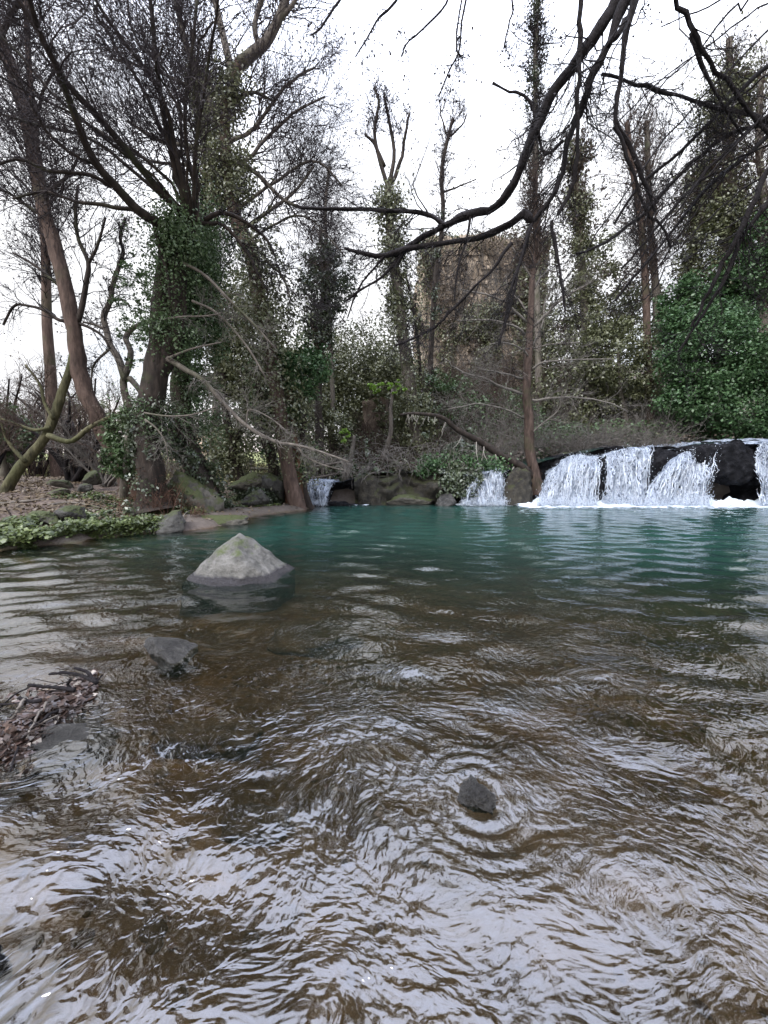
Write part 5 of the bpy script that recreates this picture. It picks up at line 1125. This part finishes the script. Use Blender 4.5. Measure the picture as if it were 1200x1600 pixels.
# roots and sticks on the bank
def stick(label, pts, w0, w1, m_, name='stick', cat='stick', group=None, K=14, forks=()):
    t_ = Buf(); c_ = curve(pts, K, .004); tubes(t_, c_[None], np.linspace(w0, w1, K)[None]*(1+.1*rng.normal(size=(1, K))), 7, cap=True)
    for f_ in forks: c2 = curve(f_, 8); tubes(t_, c2[None], np.linspace(w1*.9, w1*.4, 8)[None], 6, cap=True)
    return tag(t_.build(name, M[m_]), label, cat, group)
def gp(px, py, lift=.02):
    d = ray(px, py); o = CAM.copy()
    t_ = np.linspace(1, 20, 800); q = o+d*t_[:, None]; g_ = ground(q[:, 0], q[:, 1]); k = np.argmax(q[:, 2] < g_+lift); q = q[k]; q[2] = g_[k]+lift; return q
for (pts, w, lab) in [([(0, 788), (30, 784), (58, 782), (90, 779)], .035, 'long dark root lying across the leaf litter at the left edge'), ([(75, 790), (110, 786), (140, 790), (165, 795)], .03, 'bare root crossing the mud below the litter'), ([(95, 795), (130, 800), (150, 797), (175, 802)], .025, 'second bare root nearer the leafy plants'), ([(128, 793), (140, 797), (150, 802)], .02, 'short forked root in the middle of the mud'), ([(180, 800), (215, 806), (245, 802)], .02, 'root running right towards the pale rock')]:
    stick(lab, [gp(*q) for q in pts], w, w*.5, 'bark_grey', 'root', 'root')
q = gp(22, 812); stick('short dark stick standing out of the bank', [q, q+[-.06, 0, .1], q+[-.12, 0, .2]], .016, .014, 'bark_dark')
for (pts, lab) in [([(260, 795), (275, 793), (288, 791)], 'pale twig in front of the large mossy boulder'), ([(283, 812), (292, 800), (303, 797)], 'broken pale twig at the edge of the mud')]:
    stick(lab, [gp(*q, .05) for q in pts], .012, .006, 'bark_pale')
c = gp(292, 806)
b = Buf(); s0 = (np.array([[c, c+[.3, .1, .05]]]), np.array([[.01, .01]])); d_ = grow(*s0, 60, .35, ang=(.8, 1.5), up=.5, K=5, rr=.4, rmin=.003); tubes(b, *d_, 3); tag(b.build('brush_pile', M['twig_red']), 'small heap of dry twigs by the mossy boulder', 'brush')

# driftwood caught on the left shoal
def gw(px, py, z): return G(px, py, z)
DW = [
 ([(150, 1066, .10), (128, 1056, .11), (104, 1051, .12), (78, 1054, .11)], .013, 'curved black stick, topmost of the driftwood, pointing left'),
 ([(152, 1068, .09), (135, 1050, .13), (117, 1043, .15)], .013, 'short thick black stub crossing the topmost stick'),
 ([(118, 1078, .06), (95, 1075, .07), (70, 1073, .08), (44, 1070, .10)], .014, 'straight dark driftwood branch lying level to the left'),
 ([(44, 1075, .07), (25, 1084, .05), (8, 1098, .03), (-6, 1112, 0.0)], .006, 'thin bent twig arching down to the left edge'),
 ([(66, 1094, .05), (48, 1096, .05), (28, 1090, .07)], .014, 'stubby dark branch with a knob end'),
 ([(38, 1092, .07), (28, 1108, .05), (18, 1125, .02)], .009, 'pale brown twig slanting down over the leaves'),
 ([(160, 1055, .08), (148, 1068, .06), (132, 1077, .03)], .005, 'thin twig slanting across the right end of the pile'),
 ([(90, 1110, .04), (70, 1122, .04), (45, 1140, .02), (15, 1158, .01)], .009, 'long wet stick along the lower side of the leaves'),
 ([(75, 1095, .06), (58, 1120, .04), (40, 1150, .02)], .008, 'grey twig crossing the middle of the pile'),
 ([(90, 1118, .03), (68, 1128, .03), (52, 1140, .01)], .005, 'slim pale straw-like twig at the front of the pile'),
 ([(110, 1062, .09), (106, 1070, .06), (116, 1080, .03)], .010, 'short upright stub in the middle of the driftwood'),
 ([(28, 1168, .02), (22, 1185, .01), (16, 1205, 0.0)], .006, 'little dark twig at the lower left of the driftwood'),
 ([(0, 1100, .03), (14, 1100, .03), (32, 1098, .04)], .006, 'thin level twig at the left edge'),
]
for i, (pts, w, lab) in enumerate(DW):
    stick(lab, [gw(*q) for q in pts], w*.72, w*.5, 'twig_dark' if 'pale' not in lab and 'grey' not in lab else 'bark_grey', 'driftwood_stick', 'driftwood', 'sticks of the driftwood pile')
b = Buf(); n_ = 2600; k = rng.random(n_); u = rng.random(n_)
px_ = -30+k*180; py_ = 1180-k*110+rng.normal(size=n_)*(13+18*(1-k)); base_ = np.array([G(a, c_, 0) for a, c_ in zip(px_, py_)])
hh = np.exp(-((py_-(1180-k*110))/24)**2)*.05; base_[:, 2] = -.015+hh*rng.random(n_)*1.2
leaves(b, base_, .040, nout=np.array([0, -.2, 1.2]), tilt=.55, aspect=.75); tag(b.build('wet_leaves', M['deadwet']), 'soaked brown leaves trapped under the driftwood', kind='stuff')
b = Buf(); n_ = 110; k = rng.random(n_); px_ = -20+k*185; py_ = 1175-k*105+rng.normal(size=n_)*16; p0 = np.array([G(a, c_, .015) for a, c_ in zip(px_, py_)]); p0[:, 2] = rng.uniform(-.01, .04, n_)
d = nrm(np.stack([-np.ones(n_)+rng.normal(size=n_)*.5, -.5+rng.normal(size=n_)*.5, rng.normal(size=n_)*.15], -1)); out = [p0]
for q in range(4): out.append(out[-1]+d*.045); d = nrm(d+rng.normal(size=(n_, 3))*.15)
tubes(b, np.stack(out, 1), np.full((n_, 5), .0018), 4); tag(b.build('wet_twigs', M['bark_dark']), 'fine wet twigs matted between the driftwood leaves', kind='stuff')
# mud bar under the driftwood
b = Buf(); c = G(45, 1140); rock_buf(b, (c[0], c[1], -.035), (.40, .12, .045), 77, 4, rough=.2); tag(b.build('mud_bar', M['rock_wet']), 'low mud bar beneath the driftwood', kind='structure')

# sunken leaves and pebbles on the bed
r_ = np.random.default_rng(44); n_ = 450; x = r_.uniform(-2.6, 3.0, n_); y = r_.uniform(.35, 4.2, n_); z = ground(x, y)+.006
b = Buf(); leaves(b, np.stack([x, y, z], -1), .035, nout=np.array([0, 0, 3.]), tilt=.3); tag(b.build('sunken_leaves', M['deadwet']), 'brown leaves lying on the pool bed', kind='stuff')
b = Buf(); dv, df = ico(2); n_ = 900; x = r_.uniform(-2.4, 2.8, n_); y = r_.uniform(.3, 3.6, n_); kp = fbm2(x, y, 1.3, 2, 71) > .0; x, y = x[kp], y[kp]; n_ = len(x); s_ = r_.uniform(.008, .026, (n_, 1, 1))
v = np.stack([x, y, ground(x, y)], -1)[:, None]+dv[None]*s_*r_.uniform(.7, 1.3, (n_, 1, 3))*np.array([1.2, 1, .5]); b.add(v.reshape(-1, 3), t=(df[None]+(np.arange(n_)*len(dv))[:, None, None]).reshape(-1, 3)); tag(b.build('pebbles', M['rock_sunk']), 'pebbles on the shallow pool bed', kind='stuff')
